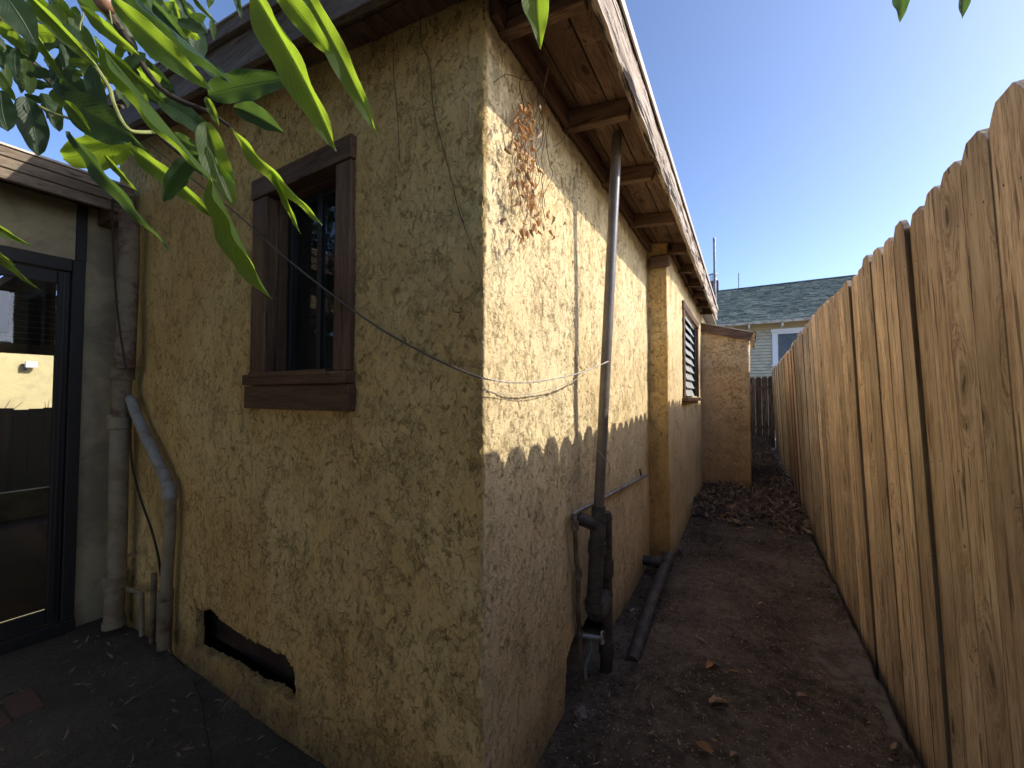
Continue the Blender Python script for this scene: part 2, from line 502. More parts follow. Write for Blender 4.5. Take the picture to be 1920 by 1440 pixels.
TRIM_X = wood_mat('window_trim_x', (0.125, 0.075, 0.043), (0.165, 0.105, 0.065), (0.085, 0.048, 0.028), 'X', 0.55, knots=False, amt=0.2, bdist=0.0012)
DARKFR = plain('dark_door_frame', (0.020, 0.019, 0.018), 0.6, var=0.3, sc=30)
BLACKFR = plain('black_sash', (0.015, 0.014, 0.014), 0.4, var=0.3, sc=30)
VOID = plain('dark_interior', (0.02, 0.016, 0.013), 0.9, var=0.3)
ABS = plain('black_pipe', (0.045, 0.042, 0.040), 0.62, var=0.35, sc=9, dirt=(0.10, 0.085, 0.07), dsc=14, spec=0.4)
ABS_UP = plain('grey_brown_pipe', (0.15, 0.13, 0.105), 0.4, var=0.3, sc=8, dirt=(0.09, 0.075, 0.06), dsc=5, spec=0.5)
GALV = plain('galvanised', (0.30, 0.31, 0.31), 0.4, metal=0.55, var=0.3, sc=40, dirt=(0.13, 0.10, 0.08), dsc=15)
RUSTP = plain('rusty_painted_pipe', (0.20, 0.165, 0.11), 0.75, var=0.3, sc=14, dirt=(0.09, 0.05, 0.03), dsc=9, bump=0.0003)
CASTP = plain('painted_cast_pipe', (0.25, 0.215, 0.14), 0.7, var=0.15, sc=8, dirt=(0.17, 0.13, 0.08), dsc=7, bump=0.0002)
GREYP = plain('grey_painted_pipe', (0.27, 0.28, 0.25), 0.6, var=0.15, sc=20, dirt=(0.19, 0.17, 0.14), dsc=12, bump=0.0002)
WIREM = plain('cable_sheath', (0.10, 0.085, 0.07), 0.6, var=0.3, sc=60)
WIREP = plain('pale_wire', (0.42, 0.38, 0.31), 0.5, var=0.3, sc=60)
STEMM = plain('dead_stem', (0.22, 0.14, 0.08), 0.8, var=0.3, sc=60)
STEMD = plain('dark_stem', (0.04, 0.03, 0.02), 0.8, var=0.3, sc=60)
STEMG = plain('green_stem', (0.22, 0.24, 0.08), 0.6, var=0.3, sc=60)
BARK = plain('bark', (0.10, 0.075, 0.05), 0.9, var=0.4, sc=40, bump=0.004)
ALLEY = dirt_mat('alley_dirt', (0.072, 0.055, 0.040), (0.205, 0.160, 0.120), (0.34, 0.29, 0.23), 0.8)
PATIO = dirt_mat('patio_concrete', (0.075, 0.065, 0.050), (0.115, 0.10, 0.078), (0.15, 0.13, 0.1), 0.25)
CONC = plain('worn_concrete', (0.17, 0.145, 0.12), 0.9, var=0.35, sc=25, bump=0.004, dirt=(0.08, 0.055, 0.04), dsc=9)
BRICKM = plain('red_brick', (0.11, 0.062, 0.048), 0.9, var=0.35, sc=25, bump=0.002)
YARD = dirt_mat('pale_bounce_yard', (0.34, 0.29, 0.22), (0.44, 0.38, 0.30))  # pale yard tone set to bounce sunlight onto the gable
ROOFM = plain('roofing', (0.16, 0.14, 0.12), 0.9, var=0.3, sc=30)
METAL = plain('drip_edge_metal', (0.45, 0.38, 0.30), 0.5, metal=0.2, var=0.25, sc=10)
GLASS = glass_mat('window_glass', clear=0.93)
LOUVRE = plain('louvre_glass', (0.50, 0.53, 0.52), 0.2, var=0.15, sc=5, bump=0.0003, spec=0.6)
DRYL = leaf_mat('dry_leaf_brown', (0.46, 0.26, 0.12), (0.62, 0.33, 0.12), 0.7, 0.3, 0.15)
LITTER = leaf_mat('litter_leaf', (0.21, 0.165, 0.12), (0.20, 0.14, 0.08), 0.75, 0.15, 0.15)
TANL = leaf_mat('tan_leaf', (0.42, 0.30, 0.19), (0.4, 0.25, 0.12), 0.75, 0.2, 0.15)
GREEN = leaf_mat('green_leaf', (0.06, 0.105, 0.035), (0.46, 0.66, 0.04), 0.42, 0.62, 0.3)
GREEN_SHADE = leaf_mat('shaded_green_leaf', (0.035, 0.065, 0.03), (0.16, 0.28, 0.04), 0.4, 0.4, 0.35)  # shaded copy of the green leaf, shade put into the colour

# ------------------------------------------------------------------ geometry constants (metres, eye at the origin)
XW, YG = -0.68, 1.008          # alley wall plane, gable wall plane
XW2, YJ, YS = -0.53, 3.40, 6.30
XL = -3.6                      # left building wall
GZ, PZ = -1.30, -1.43
SL = 0.143
def roof_z(x):                 # top of roof deck
    return 1.295 + SL * (-0.34 - x)
def soffit_z(x):
    return 1.21 + SL * (-0.36 - x)

# ------------------------------------------------------------------ setting
bm = bmesh.new()
box_bm(bm, -60, 60, -50, 90, -1.60, -1.47)
from_bm('ground', bm, YARD, kind='structure')
bm = bmesh.new()
box_bm(bm, 0.72, 30, -20, 16.5, -1.46, -1.22)
from_bm('sun_stop_soil', bm, YARD, kind='structure')  # unseen raised soil added to stop sun leaking under the fence

def ground_h(x, y):
    b = noise.fractal(Vector((x * 1.3, y * 1.3, 3.0)), 1.0, 2.0, 4) * 0.022
    b += noise.fractal(Vector((x * 9, y * 9, 7.0)), 1.0, 2.0, 3) * 0.0045
    dip = max(0.0, 1 - (x - XW) / 0.22)           # trench along the house wall
    h = GZ + b - 0.035 * dip * (1 if y < 3.3 else 0.3)
    h += 0.02 * math.exp(-((x + 0.05) ** 2) / 0.06)
    if y > 4.6:
        h += 0.03 * min(1, (y - 4.6) / 0.7)
    if y > 10:
        h += 0.10 * min(3.0, (y - 10)) / 1.5
    n = noise.fractal(Vector((x * 9, y * 7, 1.0)), 0.7, 2.2, 5)
    e = (x - (0.455 + n * 0.09)) / 0.05
    if e > 0:
        h -= 0.025 * min(1, e)
    return h
bm = bmesh.new()
xs = np.linspace(-0.92, 0.515, 120)
ys = np.concatenate([np.linspace(0.30, 3.6, 150), np.linspace(3.63, 13.2, 190)])
grid = [[bm.verts.new((x, y, ground_h(x, y))) for x in xs] for y in ys]
for j in range(len(ys) - 1):
    for i in range(len(xs) - 1):
        bm.faces.new((grid[j][i], grid[j][i + 1], grid[j + 1][i + 1], grid[j + 1][i]))
from_bm('alley_path', bm, ALLEY, kind='structure', smooth=True)
# the old slab under the dirt, bare and broken along its edge by the fence
bm = bmesh.new()
rows = []
for j in range(420):
    y = 0.2 + 13.0 * j / 419
    e = 0.525 + 0.018 * noise.fractal(Vector((y * 6, 0, 0)), 1.0, 2.0, 4)
    zt = GZ - 0.012 + 0.012 * noise.noise(Vector((y * 3, 4, 0)))
    r = []
    for k, (x, z) in enumerate(((-0.93, zt - 0.06), (0.25, zt - 0.012), (0.33, zt), (0.40, zt), (0.46, zt), (e - 0.012, zt - 0.002), (e, zt - 0.014), (e + 0.006, zt - 0.12), (e, -1.5))):
        dz = 0.006 * noise.fractal(Vector((x * 14, y * 14, 2)), 1.0, 2.0, 3) if 1 < k < 7 else 0
        r.append(bm.verts.new((x, y, z + dz)))
    rows.append(r)
for j in range(419):
    for k in range(8):
        bm.faces.new((rows[j][k], rows[j][k + 1], rows[j + 1][k + 1], rows[j + 1][k]))
from_bm('path_slab', bm, CONC, kind='structure', smooth=True)

# patio in front of the gable
bm = bmesh.new()
xs = np.linspace(-6.9, -0.60, 150)
ys = np.linspace(-2.6, 1.10, 90)
def patio_h(x, y):
    h = PZ + 0.008 * noise.fractal(Vector((x * 2, y * 2, 9)), 1, 2, 4)
    t = max(0, min(1, (x + 1.15) / 0.5)) * max(0, min(1, (y + 0.3) / 0.8))
    h += 0.13 * t * t * (3 - 2 * t)
    t2 = max(0.0, 1 - abs(y - YG) / 0.16)
    if x > -3.3:
        h += 0.02 * t2 + 0.012 * t2 * noise.noise(Vector((x * 8, y * 8, 0)))
    return h
grid = [[bm.verts.new((x, y, patio_h(x, y))) for x in xs] for y in ys]
for j in range(len(ys) - 1):
    for i in range(len(xs) - 1):
        bm.faces.new((grid[j][i], grid[j][i + 1], grid[j + 1][i + 1], grid[j + 1][i]))
pat = from_bm('patio', bm, PATIO, kind='structure', smooth=True)
for i in range(5):             # worn red bricks let into the patio
    x0 = -3.05 + i * 0.0; y0 = 0.02 + i * 0.105
    b = box('brick', -0.105, 0.105, -0.048, 0.048, -0.03, 0.005, BRICKM, None, 0.006)
    b.location = (-2.92 + 0.02 * (i % 2), 0.10 + i * 0.105, PZ + 0.002)
    b.rotation_euler = (0.01, 0.0, 0.05 * (i % 2))
    adopt(b, pat)

# ------------------------------------------------------------------ house
house = empty('stucco_house', 'yellow ochre stucco house with brown eaves standing along the alley', 'house', (XW, YG, GZ))

def in_poly(px, py, poly):
    c = False
    n = len(poly)
    for i in range(n):
        x1, y1 = poly[i]; x2, y2 = poly[(i + 1) % n]
        if (y1 > py) != (y2 > py) and px < (x2 - x1) * (py - y1) / (y2 - y1) + x1:
            c = not c
    return c
vent_poly = [(p.x, p.z) for p in (at(u, v, 1, YG) for u, v in
             [(364, 1138), (380, 1146), (392, 1141), (410, 1160), (450, 1185), (500, 1212), (536, 1228), (552, 1255), (556, 1322), (545, 1318), (520, 1292), (492, 1284), (470, 1268), (440, 1250), (415, 1240), (385, 1226), (366, 1216)])]
brk_poly = [(p.y, p.z) for p in (at(u, v, 0, XW) for u, v in
            [(1056, 1345), (1060, 1280), (1062, 1235), (1072, 1205), (1084, 1182), (1096, 1170), (1108, 1145), (1122, 1120), (1134, 1106), (1141, 1112), (1143, 1150), (1140, 1200), (1120, 1260), (1100, 1340)])]
path = []                      # (x, y, nx, ny)
def seg(a, b, n, nrm, last=False):
    for i in range(n + (1 if last else 0)):
        t = i / n
        path.append((a[0] + (b[0] - a[0]) * t, a[1] + (b[1] - a[1]) * t, *nrm))
R = 0.008
seg((XL - 0.1, YG), (-2.3, YG), 130, (0, -1))
seg((-2.3, YG), (XW - R, YG), 215, (0, -1))
for i in range(5):
    a = pi / 2 * i / 5
    path.append((XW - R + R * sin(a), YG + R - R * cos(a), sin(a), -cos(a)))
seg((XW, YG + R), (XW, YJ - 0.01), 330, (1, 0))
seg((XW, YJ), (XW2 - R, YJ), 20, (0, -1))
for i in range(5):
    a = pi / 2 * i / 5
    path.append((XW2 - R + R * sin(a), YJ + R - R * cos(a), sin(a), -cos(a)))
seg((XW2, YJ + R), (XW2, YS + 0.05), 190, (1, 0), True)
NZ = 300
zb = -1.50
cols = []
vco = []
for (x, y, nx, ny) in path:
    top = soffit_z(x) - 0.003 if ny == -1 and y < 2 else 1.27
    if ny == -1 and y < 2:
        top = soffit_z(x) + 0.05
    for k in range(NZ + 1):
        z = zb + (top - zb) * k / NZ
        wob = 0.010 * noise.fractal(Vector((x * 1.7, y * 1.7, z * 1.7)), 1, 2, 2)
        vco.append((x + nx * wob, y + ny * wob, z))
faces = []
WIN = (-1.86, -1.335, 0.06, 0.915)
LOU = (4.32, 5.60, 0.0, 0.865)
for i in range(len(path) - 1):
    x = (path[i][0] + path[i + 1][0]) / 2; y = (path[i][1] + path[i + 1][1]) / 2
    gable = y < YG + 0.002 and x < XW - R
    alley = abs(x - XW) < 0.002 and y > YG
    al2 = abs(x - XW2) < 0.002 and y > YJ + R
    for k in range(NZ):
        a = i * (NZ + 1) + k
        z = (vco[a][2] + vco[a + 1][2]) / 2
        if gable and z < -0.9 and in_poly(x, z, vent_poly):
            continue
        if gable and WIN[0] < x < WIN[1] and WIN[2] < z < WIN[3]:
            continue
        if alley and z < -0.85 and in_poly(y, z, brk_poly):
            continue
        if al2 and LOU[0] < y < LOU[1] and LOU[2] < z < LOU[3]:
            continue
        faces.append((a, a + NZ + 1, a + NZ + 2, a + 1))
me = bpy.data.meshes.new('wall')
me.from_pydata(vco, [], faces)
me.update()
bm = bmesh.new(); bm.from_mesh(me)
bmesh.ops.delete(bm, geom=[v for v in bm.verts if not v.link_faces], context='VERTS')
# turn the cut edges of the openings inwards so the stucco has thickness
zmaxes = 0
be = [e for e in bm.edges if e.is_boundary and all(-1.48 < v.co.z < 1.1 for v in e.verts)
      and not all(v.co.x < XL - 0.05 for v in e.verts) and not all(v.co.y > YS for v in e.verts)]
vn = {}
ex = bmesh.ops.extrude_edge_only(bm, edges=be)
for g in ex['geom']:
    if isinstance(g, bmesh.types.BMVert):
        if g.co.y < YG + 0.03:
            g.co.y += 0.035
        else:
            g.co.x -= 0.035
bm.to_mesh(me); bm.free()
al_ = me.attributes.new('alley_skylight', 'FLOAT', 'POINT')  # marks the alley face where skylight is put into the wall colour
al_.data.foreach_set('value', [1.0 if (v.co.y > YG + 0.003 and v.co.x > XW - 0.014 and not (abs(v.co.y - YJ) < 0.02)) else 0.0 for v in me.vertices])
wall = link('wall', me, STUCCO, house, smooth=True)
# return of the gable (plain back sides so the house is a closed body)
box('back_wall', XL - 0.1, XL - 0.06, YG + 0.02, YS, PZ - 0.1, 1.6, CREAM, house)
box('end_wall', XL - 0.06, XW2 - 0.05, YS + 0.06, YS + 0.10, PZ - 0.1, 1.2, CREAM, house)

# cavities behind the openings
def cavity(name, x0, x1, y0, y1, z0, z1, open_side, mat=VOID, parent=None):
    bm = bmesh.new()
    vs = [bm.verts.new(p) for p in ((x0, y0, z0), (x1, y0, z0), (x1, y1, z0), (x0, y1, z0),
                                    (x0, y0, z1), (x1, y0, z1), (x1, y1, z1), (x0, y1, z1))]
    sides = {'bot': (0, 1, 2, 3), 'top': (4, 7, 6, 5), 'y0': (0, 4, 5, 1), 'x1': (1, 5, 6, 2), 'y1': (2, 6, 7, 3), 'x0': (3, 7, 4, 0)}
    for k, f in sides.items():
        if k != open_side:
            bm.faces.new([vs[i] for i in f])
    return from_bm(name, bm, mat, parent)
cavity('crawl_space', -2.62, -1.50, YG + 0.04, YG + 0.7, -1.42, -0.98, 'y0', VOID, house)
box('sill_plate', -2.55, -1.56, YG + 0.10, YG + 0.16, -1.30, -1.13, wood_mat('old_joist', (0.06, 0.045, 0.035), (0.09, 0.07, 0.055), (0.03, 0.02, 0.015), 'X', 0.8, False), house)
cavity('broken_base', XW - 0.32, XW - 0.045, 1.50, 2.60, -1.5, -0.80, 'x1', VOID, house)
cavity('room_dark', -2.1, -1.1, YG + 0.13, YG + 1.2, -0.05, 1.05, 'y0', VOID, house)
cavity('room_dark', XW2 - 0.9, XW2 - 0.09, 4.2, 5.75, -0.1, 1.05, 'x1', VOID, house)

# roof
roof = None
x0, x1, y0, y1 = -3.62, -0.345, 0.84, 6.62
pts = [(x0, y0, roof_z(x0) - 0.035), (x1, y0, roof_z(x1) - 0.035), (x1, y1, roof_z(x1) - 0.035), (x0, y1, roof_z(x0) - 0.035),
       (x0, y0, roof_z(x0) - 0.004), (x1, y0, roof_z(x1) - 0.004), (x1, y1, roof_z(x1) - 0.004), (x0, y1, roof_z(x0) - 0.004)]
roof = hexa('roof', pts, ROOFM, house)
# far half of the shallow roof
# soffit boards under the alley eave, running along the eave
bx = [-0.362, -0.478, -0.482, -0.598, -0.602, -0.72]
for k in range(3):
    a, b = bx[2 * k], bx[2 * k + 1]
    sp = [0.86, 2.95, 5.0, 6.6] if k % 2 == 0 else [0.86, 3.6, 6.6]
    for j in range(len(sp) - 1):
        hexa('soffit_board', [(b, sp[j] + .002, soffit_z(b)), (a, sp[j] + .002, soffit_z(a)), (a, sp[j + 1] - .002, soffit_z(a)), (b, sp[j + 1] - .002, soffit_z(b)),
                              (b, sp[j] + .002, soffit_z(b) + 0.02), (a, sp[j] + .002, soffit_z(a) + 0.02), (a, sp[j + 1] - .002, soffit_z(a) + 0.02), (b, sp[j + 1] - .002, soffit_z(b) + 0.02)], SOFFITW, roof, 0.003)
# soffit under the rake (gable side), boards running down the slope
for k in range(2):
    ya, yb = 0.842 + k * 0.088, 0.927 + k * 0.09
    xa, xb = -3.6, -0.725
    hexa('soffit_board', [(xa, ya, soffit_z(xa)), (xb, ya, soffit_z(xb)), (xb, yb, soffit_z(xb)), (xa, yb, soffit_z(xa)),
                          (xa, ya, soffit_z(xa) + .02), (xb, ya, soffit_z(xb) + .02), (xb, yb, soffit_z(xb) + .02), (xa, yb, soffit_z(xa) + .02)], SOFFITW, roof, 0.002)
RAF = [1.075, 1.615, 2.15, 2.785, 3.42, 4.0, 4.55, 5.1, 5.65, 6.2]
for i, y in enumerate(RAF):
    a, b = -0.385, -0.80
    hh = 0.088
    t = 0.042
    tip = 0.012 * (i % 3)
    hexa('rafter', [(b, y, soffit_z(b) - hh), (a - tip, y, soffit_z(a) - hh + 0.012), (a - tip, y + t, soffit_z(a) - hh + 0.012), (b, y + t, soffit_z(b) - hh),
                    (b, y, soffit_z(b) - .002), (a, y, soffit_z(a) - .002), (a, y + t, soffit_z(a) - .002), (b, y + t, soffit_z(b) - .002)], BROWNWX, roof, 0.004)
# frieze boards against the wall under the soffit
for a, b, xx in ((1.02, YJ - 0.02, XW), (YJ + 0.02, YS + 0.1, XW2)):
    box('frieze_board', xx + 0.012, xx + 0.034, a, b, 1.175, soffit_z(xx) - 0.004, BROWNW, roof, 0.002)
# block at the head of the wall step
box('cap_block', XW + 0.02, XW2 + 0.03, YJ - 0.06, YJ - 0.018, 1.03, 1.13, BROWNWX, roof, 0.012)
# fascia along the alley : weathered boards end to end
def fascia_piece(ya, yb, seed):
    bm = bmesh.new()
    n = max(4, int((yb - ya) / 0.04))
    rr = []
    for i in range(n + 1):
        y = ya + (yb - ya) * i / n
        s = noise.fractal(Vector((y * 4, seed, 0)), 1, 2, 4)
        q = noise.fractal(Vector((y * 11, seed + 5, 0)), 1, 2, 4)
        zb_ = 1.115 + 0.006 * s + 0.003 * q
        ring = []
        for k in range(7):
            z = zb_ + (1.288 - zb_) * k / 6
            dx = 0.006 * noise.fractal(Vector((y * 5, z * 25, seed)), 1, 2, 4) - (0.006 if k == 0 else 0)
            ring.append(bm.verts.new((-0.338 + dx, y, z)))
        ring.append(bm.verts.new((-0.366, y, 1.286)))
        ring.append(bm.verts.new((-0.366, y, zb_)))
        rr.append(ring)
    for i in range(n):
        for k in range(9):
            bm.faces.new((rr[i][k], rr[i + 1][k], rr[i + 1][(k + 1) % 9], rr[i][(k + 1) % 9]))
    bm.faces.new(rr[0]); bm.faces.new(list(reversed(rr[-1])))
    bmesh.ops.recalc_face_normals(bm, faces=bm.faces)
    return from_bm('fascia_board', bm, FASCIAW, roof)
fascia_piece(0.80, 3.30, 1.0)
fascia_piece(3.306, 6.62, 2.0)
# metal drip edge + roofing lip
bm = bmesh.new()
box_bm(bm, -0.40, -0.325, 0.79, 6.64, 1.291, 1.299)
box_bm(bm, -0.331, -0.325, 0.79, 6.64, 1.262, 1.291)
from_bm('drip_edge', bm, METAL, roof)
# rake (gable) fascia and its raised trim
def slope_box(name, xa, xb, ya, yb, t0, t1, mat, bev=0.002):
    f = lambda x, t: roof_z(x) + t
    return hexa(name, [(xa, ya, f(xa, t0)), (xb, ya, f(xb, t0)), (xb, yb, f(xb, t0)), (xa, yb, f(xa, t0)),
                       (xa, ya, f(xa, t1)), (xb, ya, f(xb, t1)), (xb, yb, f(xb, t1)), (xa, yb, f(xa, t1))], mat, roof, bev)
slope_box('rake_board', -3.62, -0.37, 0.812, 0.838, -0.185, -0.006, RAKEW)
slope_box('rake_trim', -3.64, -0.36, 0.786, 0.810, -0.052, 0.002, RAKEW)
slope_box('rake_cap', -3.64, -0.34, 0.780, 0.86, 0.003, 0.010, METAL, 0)

# gable window
win = empty('w', '', '')
bpy.data.objects.remove(win)
Y0 = YG - 0.020
casing = box('window', -1.945, -1.83, Y0 - 0.006, YG + 0.03, 0.095, 0.892, TRIM_Z, house, 0.003)
box('casing', -1.358, -1.268, Y0 - 0.006, YG + 0.03, 0.095, 0.892, TRIM_Z, casing, 0.003)
box('head_casing', -1.952, -1.262, Y0 - 0.012, YG + 0.03, 0.8945, 0.984, TRIM_X, casing, 0.003)
box('sill', -1.965, -1.262, Y0 - 0.028, YG + 0.09, 0.045, 0.092, TRIM_X, casing, 0.004)
box('apron', -1.972, -1.256, Y0 - 0.014, YG + 0.02, -0.058, 0.042, TRIM_X, casing, 0.003)
box('stop', -1.90, -1.36, Y0 - 0.036, Y0 - 0.030, 0.080, 0.100, TRIM_X, casing, 0.002)
box('jamb', -1.858, -1.832, YG + 0.032, YG + 0.14, 0.094, 0.90, TRIM_Z, casing, 0.001)
box('jamb', -1.356, -1.334, YG + 0.032, YG + 0.14, 0.094, 0.90, TRIM_Z, casing, 0.001)
box('head_jamb', -1.83, -1.358, YG + 0.034, YG + 0.14, 0.893, 0.918, TRIM_X, casing, 0.001)
for xa, xb in ((-1.828, -1.800), (-1.612, -1.582), (-1.392, -1.360)):
    box('sash', xa, xb, YG + 0.072, YG + 0.098, 0.094, 0.892, BLACKFR, casing, 0.002)
box('sash', -1.632, -1.614, YG + 0.098, YG + 0.118, 0.094, 0.892, BLACKFR, casing, 0.002)
for xa, xb in ((-1.799, -1.613), (-1.581, -1.393)):
    box('sash', xa, xb, YG + 0.074, YG + 0.096, 0.094, 0.118, BLACKFR, casing, 0.002)
    box('sash', xa, xb, YG + 0.074, YG + 0.096, 0.866, 0.892, BLACKFR, casing, 0.002)
    box('pane', xa, xb, YG + 0.083, YG + 0.087, 0.119, 0.865, GLASS, casing, 0)
# dim curtain inside the right sash
bm = bmesh.new()
prev = None
for i in range(60):
    x = -1.60 + 0.28 * i / 59
    y = YG + 0.20 + 0.018 * sin(i * 0.9) + 0.008 * sin(i * 2.3)
    c = (bm.verts.new((x, y, 0.05)), bm.verts.new((x, y, 0.98)))
    if prev:
        bm.faces.new((prev[0], c[0], c[1], prev[1]))
    prev = c
from_bm('curtain', bm, plain('grey_curtain', (0.16, 0.16, 0.15), 0.9), casing, smooth=True)

# louvre window on the alley side
lx = XW2
lw = box('louvre_window', lx - 0.03, lx + 0.022, 4.24, 4.33, -0.01, 0.862, TRIM_Z, house, 0.003)
box('casing', lx - 0.03, lx + 0.022, 5.59, 5.68, -0.01, 0.862, TRIM_Z, lw, 0.003)
box('head_casing', lx - 0.03, lx + 0.026, 4.22, 5.70, 0.865, 0.94, TRIM_X, lw, 0.003)
box('sill', lx - 0.03, lx + 0.055, 4.20, 5.72, -0.055, -0.013, BROWNWX, lw, 0.004)
box('frame', lx - 0.055, lx - 0.005, 4.332, 4.36, -0.01, 0.862, BLACKFR, lw, 0.002)
box('frame', lx - 0.055, lx - 0.005, 5.56, 5.588, -0.01, 0.862, BLACKFR, lw, 0.002)
bm = bmesh.new()
sv = []
ca, sa = cos(radians(24)), sin(radians(24))
box_bm(bm, -0.048, 0.048, 4.362, 5.048, -0.003, 0.003, 0.001)
sme = bpy.data.meshes.new('slat'); bm.to_mesh(sme); bm.free()
sme.materials.append(LOUVRE)
box('frame', lx - 0.055, lx - 0.005, 5.05, 5.085, -0.01, 0.862, BLACKFR, lw, 0.002)
box('pane', lx - 0.035, lx - 0.030, 5.087, 5.558, -0.005, 0.858, GLASS, lw, 0)
for i in range(10):
    s = bpy.data.objects.new('slat', sme)
    COL.objects.link(s)
    s.location = (lx + 0.008, 0, 0.045 + i * 0.085)
    s.rotation_euler = (0, radians(66), 0)
    adopt(s, lw)

# ------------------------------------------------------------------ lean-to closet at the end of the alley wall
shed = empty('lean_to_closet', 'stucco lean-to closet with sloped brown roof jutting into the alley', 'shed', (XW2, YS, GZ))
xs_ = np.linspace(XW2, 0.055 - 0.02, 110)
pth = [(x, YS, 0, -1) for x in xs_] + [(0.055 - .02 + .02 * sin(a), YS + .02 - .02 * cos(a), sin(a), -cos(a)) for a in (pi / 8, pi / 4, 3 * pi / 8)] + [(0.055, YS + .02 + 1.75 * i / 90, 1, 0) for i in range(91)]
vco = []; faces = []
NZ2 = 330
for x, y, nx, ny in pth:
    top = 0.965 - 0.26 * (x - XW2)
    for k in range(NZ2 + 1):
        z = -1.45 + (top + 1.45) * k / NZ2
        wob = 0.014 * noise.fractal(Vector((x * 3, y * 3, z * 3)), 1, 2, 2)
        vco.append((x + nx * wob, y + ny * wob, z))
for i in range(len(pth) - 1):
    for k in range(NZ2):
        a = i * (NZ2 + 1) + k
        faces.append((a, a + NZ2 + 1, a + NZ2 + 2, a + 1))
me = bpy.data.meshes.new('closet_wall')
me.from_pydata(vco, [], faces)
link('wall', me, STUCCO_SHED, shed, smooth=True)
box('rear_wall', XW2, 0.05, 8.07, 8.10, -1.45, 0.75, CREAM, shed)
def sh_roof(x):
    return 1.045 - 0.285 * (x - XW2)
xa, xb = XW2 + 0.0, 0.135
srf = hexa('roof', [(xa, YS - 0.05, sh_roof(xa) - 0.012), (xb, YS - 0.05, sh_roof(xb) - 0.012), (xb, 8.15, sh_roof(xb) - 0.012), (xa, 8.15, sh_roof(xa) - 0.012),
               (xa, YS - 0.05, sh_roof(xa)), (xb, YS - 0.05, sh_roof(xb)), (xb, 8.15, sh_roof(xb)), (xa, 8.15, sh_roof(xa))], METAL, shed, 0.002)
hexa('fascia_board', [(xa, YS - 0.042, sh_roof(xa) - 0.13), (0.065, YS - 0.042, sh_roof(0.065) - 0.125), (0.065, YS - 0.016, sh_roof(0.065) - 0.125), (xa, YS - 0.016, sh_roof(xa) - 0.13),
               (xa, YS - 0.042, sh_roof(xa) - 0.014), (0.10, YS - 0.042, sh_roof(0.10) - 0.014), (0.10, YS - 0.016, sh_roof(0.10) - 0.014), (xa, YS - 0.016, sh_roof(xa) - 0.014)], BROWNWX, srf, 0.003)
bm = bmesh.new()
prev = None
for i in range(60):            # torn roofing hanging over the low edge
    y = YS - 0.06 + 1.6 * i / 59
    d = 0.05 + 0.09 * abs(noise.fractal(Vector((y * 14, 3, 0)), 1, 2, 3)) + (0.05 if i < 5 else 0)
    x_ = 0.142 + 0.02 * noise.noise(Vector((y * 20, 0, 0)))
    c = (bm.verts.new((0.10, y, sh_roof(0.10) + 0.006)), bm.verts.new((x_, y, sh_roof(0.14) + 0.004)), bm.verts.new((x_ - 0.02 + 0.02 * random.random(), y, sh_roof(0.14) - d)))
    if prev:
        bm.faces.new((prev[0], c[0], c[1], prev[1])); bm.faces.new((prev[1], c[1], c[2], prev[2]))
    prev = c
from_bm('torn_roofing', bm, plain('torn_felt', (0.10, 0.085, 0.07), 0.9, var=0.5, sc=60, bump=0.004), srf)

box('rear_wing', XL - 0.1, XW2 - 0.01, YS + 0.11, 12.6, PZ, 1.20, CREAM, house)
hexa('rear_roof', [(XL - .15, 6.63, roof_z(XL) - .03), (XW2 + .12, 6.63, 1.215), (XW2 + .12, 12.7, 1.215), (XL - .15, 12.7, roof_z(XL) - .03),
                   (XL - .15, 6.63, roof_z(XL)), (XW2 + .12, 6.63, 1.245), (XW2 + .12, 12.7, 1.245), (XL - .15, 12.7, roof_z(XL))], ROOFM, house)
# standing vent mast at the end of the eave
mast = tube('roof_mast', [at(1341, 575, 1, 6.2), at(1339, 446, 1, 6.2)], 0.017, GALV, None, 12)
tag(mast, 'grey metal pole rising above the far end of the eave', 'pole')

# ------------------------------------------------------------------ alley fence
fence = empty('board_fence', 'tall dog-eared cedar board fence along the right side of the alley', 'fence', (0.55, 1.3, GZ))
def board_mesh(w_, h_, t_, seed, name='board'):
    rnd = random.Random(seed)
    c1, c2 = 0.036 + rnd.random() * 0.008, 0.040 + rnd.random() * 0.014
    hw = w_ / 2
    nrow = 16
    bm = bmesh.new()
    rows = []
    zs = [h_ * i / nrow for i in range(nrow)] + [h_ - c2, h_ - c2 * 0.35, h_]
    warp = rnd.uniform(-0.006, 0.006); tw = rnd.uniform(-0.004, 0.004); cup = rnd.uniform(-0.0015, 0.002)
    for i, z in enumerate(zs):
        e = hw
        if z > h_ - c2 - 1e-6:
            k = (z - (h_ - c2)) / c2
            e = hw - c1 * k ** 1.25
        bx_ = warp * sin(pi * z / h_) + 0.0
        by_ = 0.0015 * sin(z * 3 + seed)
        ew = e + 0.0007 * noise.noise(Vector((z * 6, seed, 0)))
        row = []
        for s_, (a, b) in (('f', (-ew, 0)), ('f', (-ew * 0.97, -0.0025)), ('f', (0, -0.0025 + cup)), ('f', (ew * 0.97, -0.0025)), ('f', (ew, 0)), ('b', (ew, t_)), ('b', (-ew, t_))):
            row.append(bm.verts.new((b + bx_ + tw * a / hw, a + by_, z)))
        rows.append(row)
    for i in range(len(rows) - 1):
        for k in range(7):
            bm.faces.new((rows[i][k], rows[i][(k + 1) % 7], rows[i + 1][(k + 1) % 7], rows[i + 1][k]))
    bm.faces.new(rows[-1]); bm.faces.new(list(reversed(rows[0])))
    bmesh.ops.recalc_face_normals(bm, faces=bm.faces)
    me = bpy.data.meshes.new(name)
    bm.to_mesh(me); bm.free()
    return me
SHADE_CROWN_N = 21000
BW = 0.1415
bmeshes = []
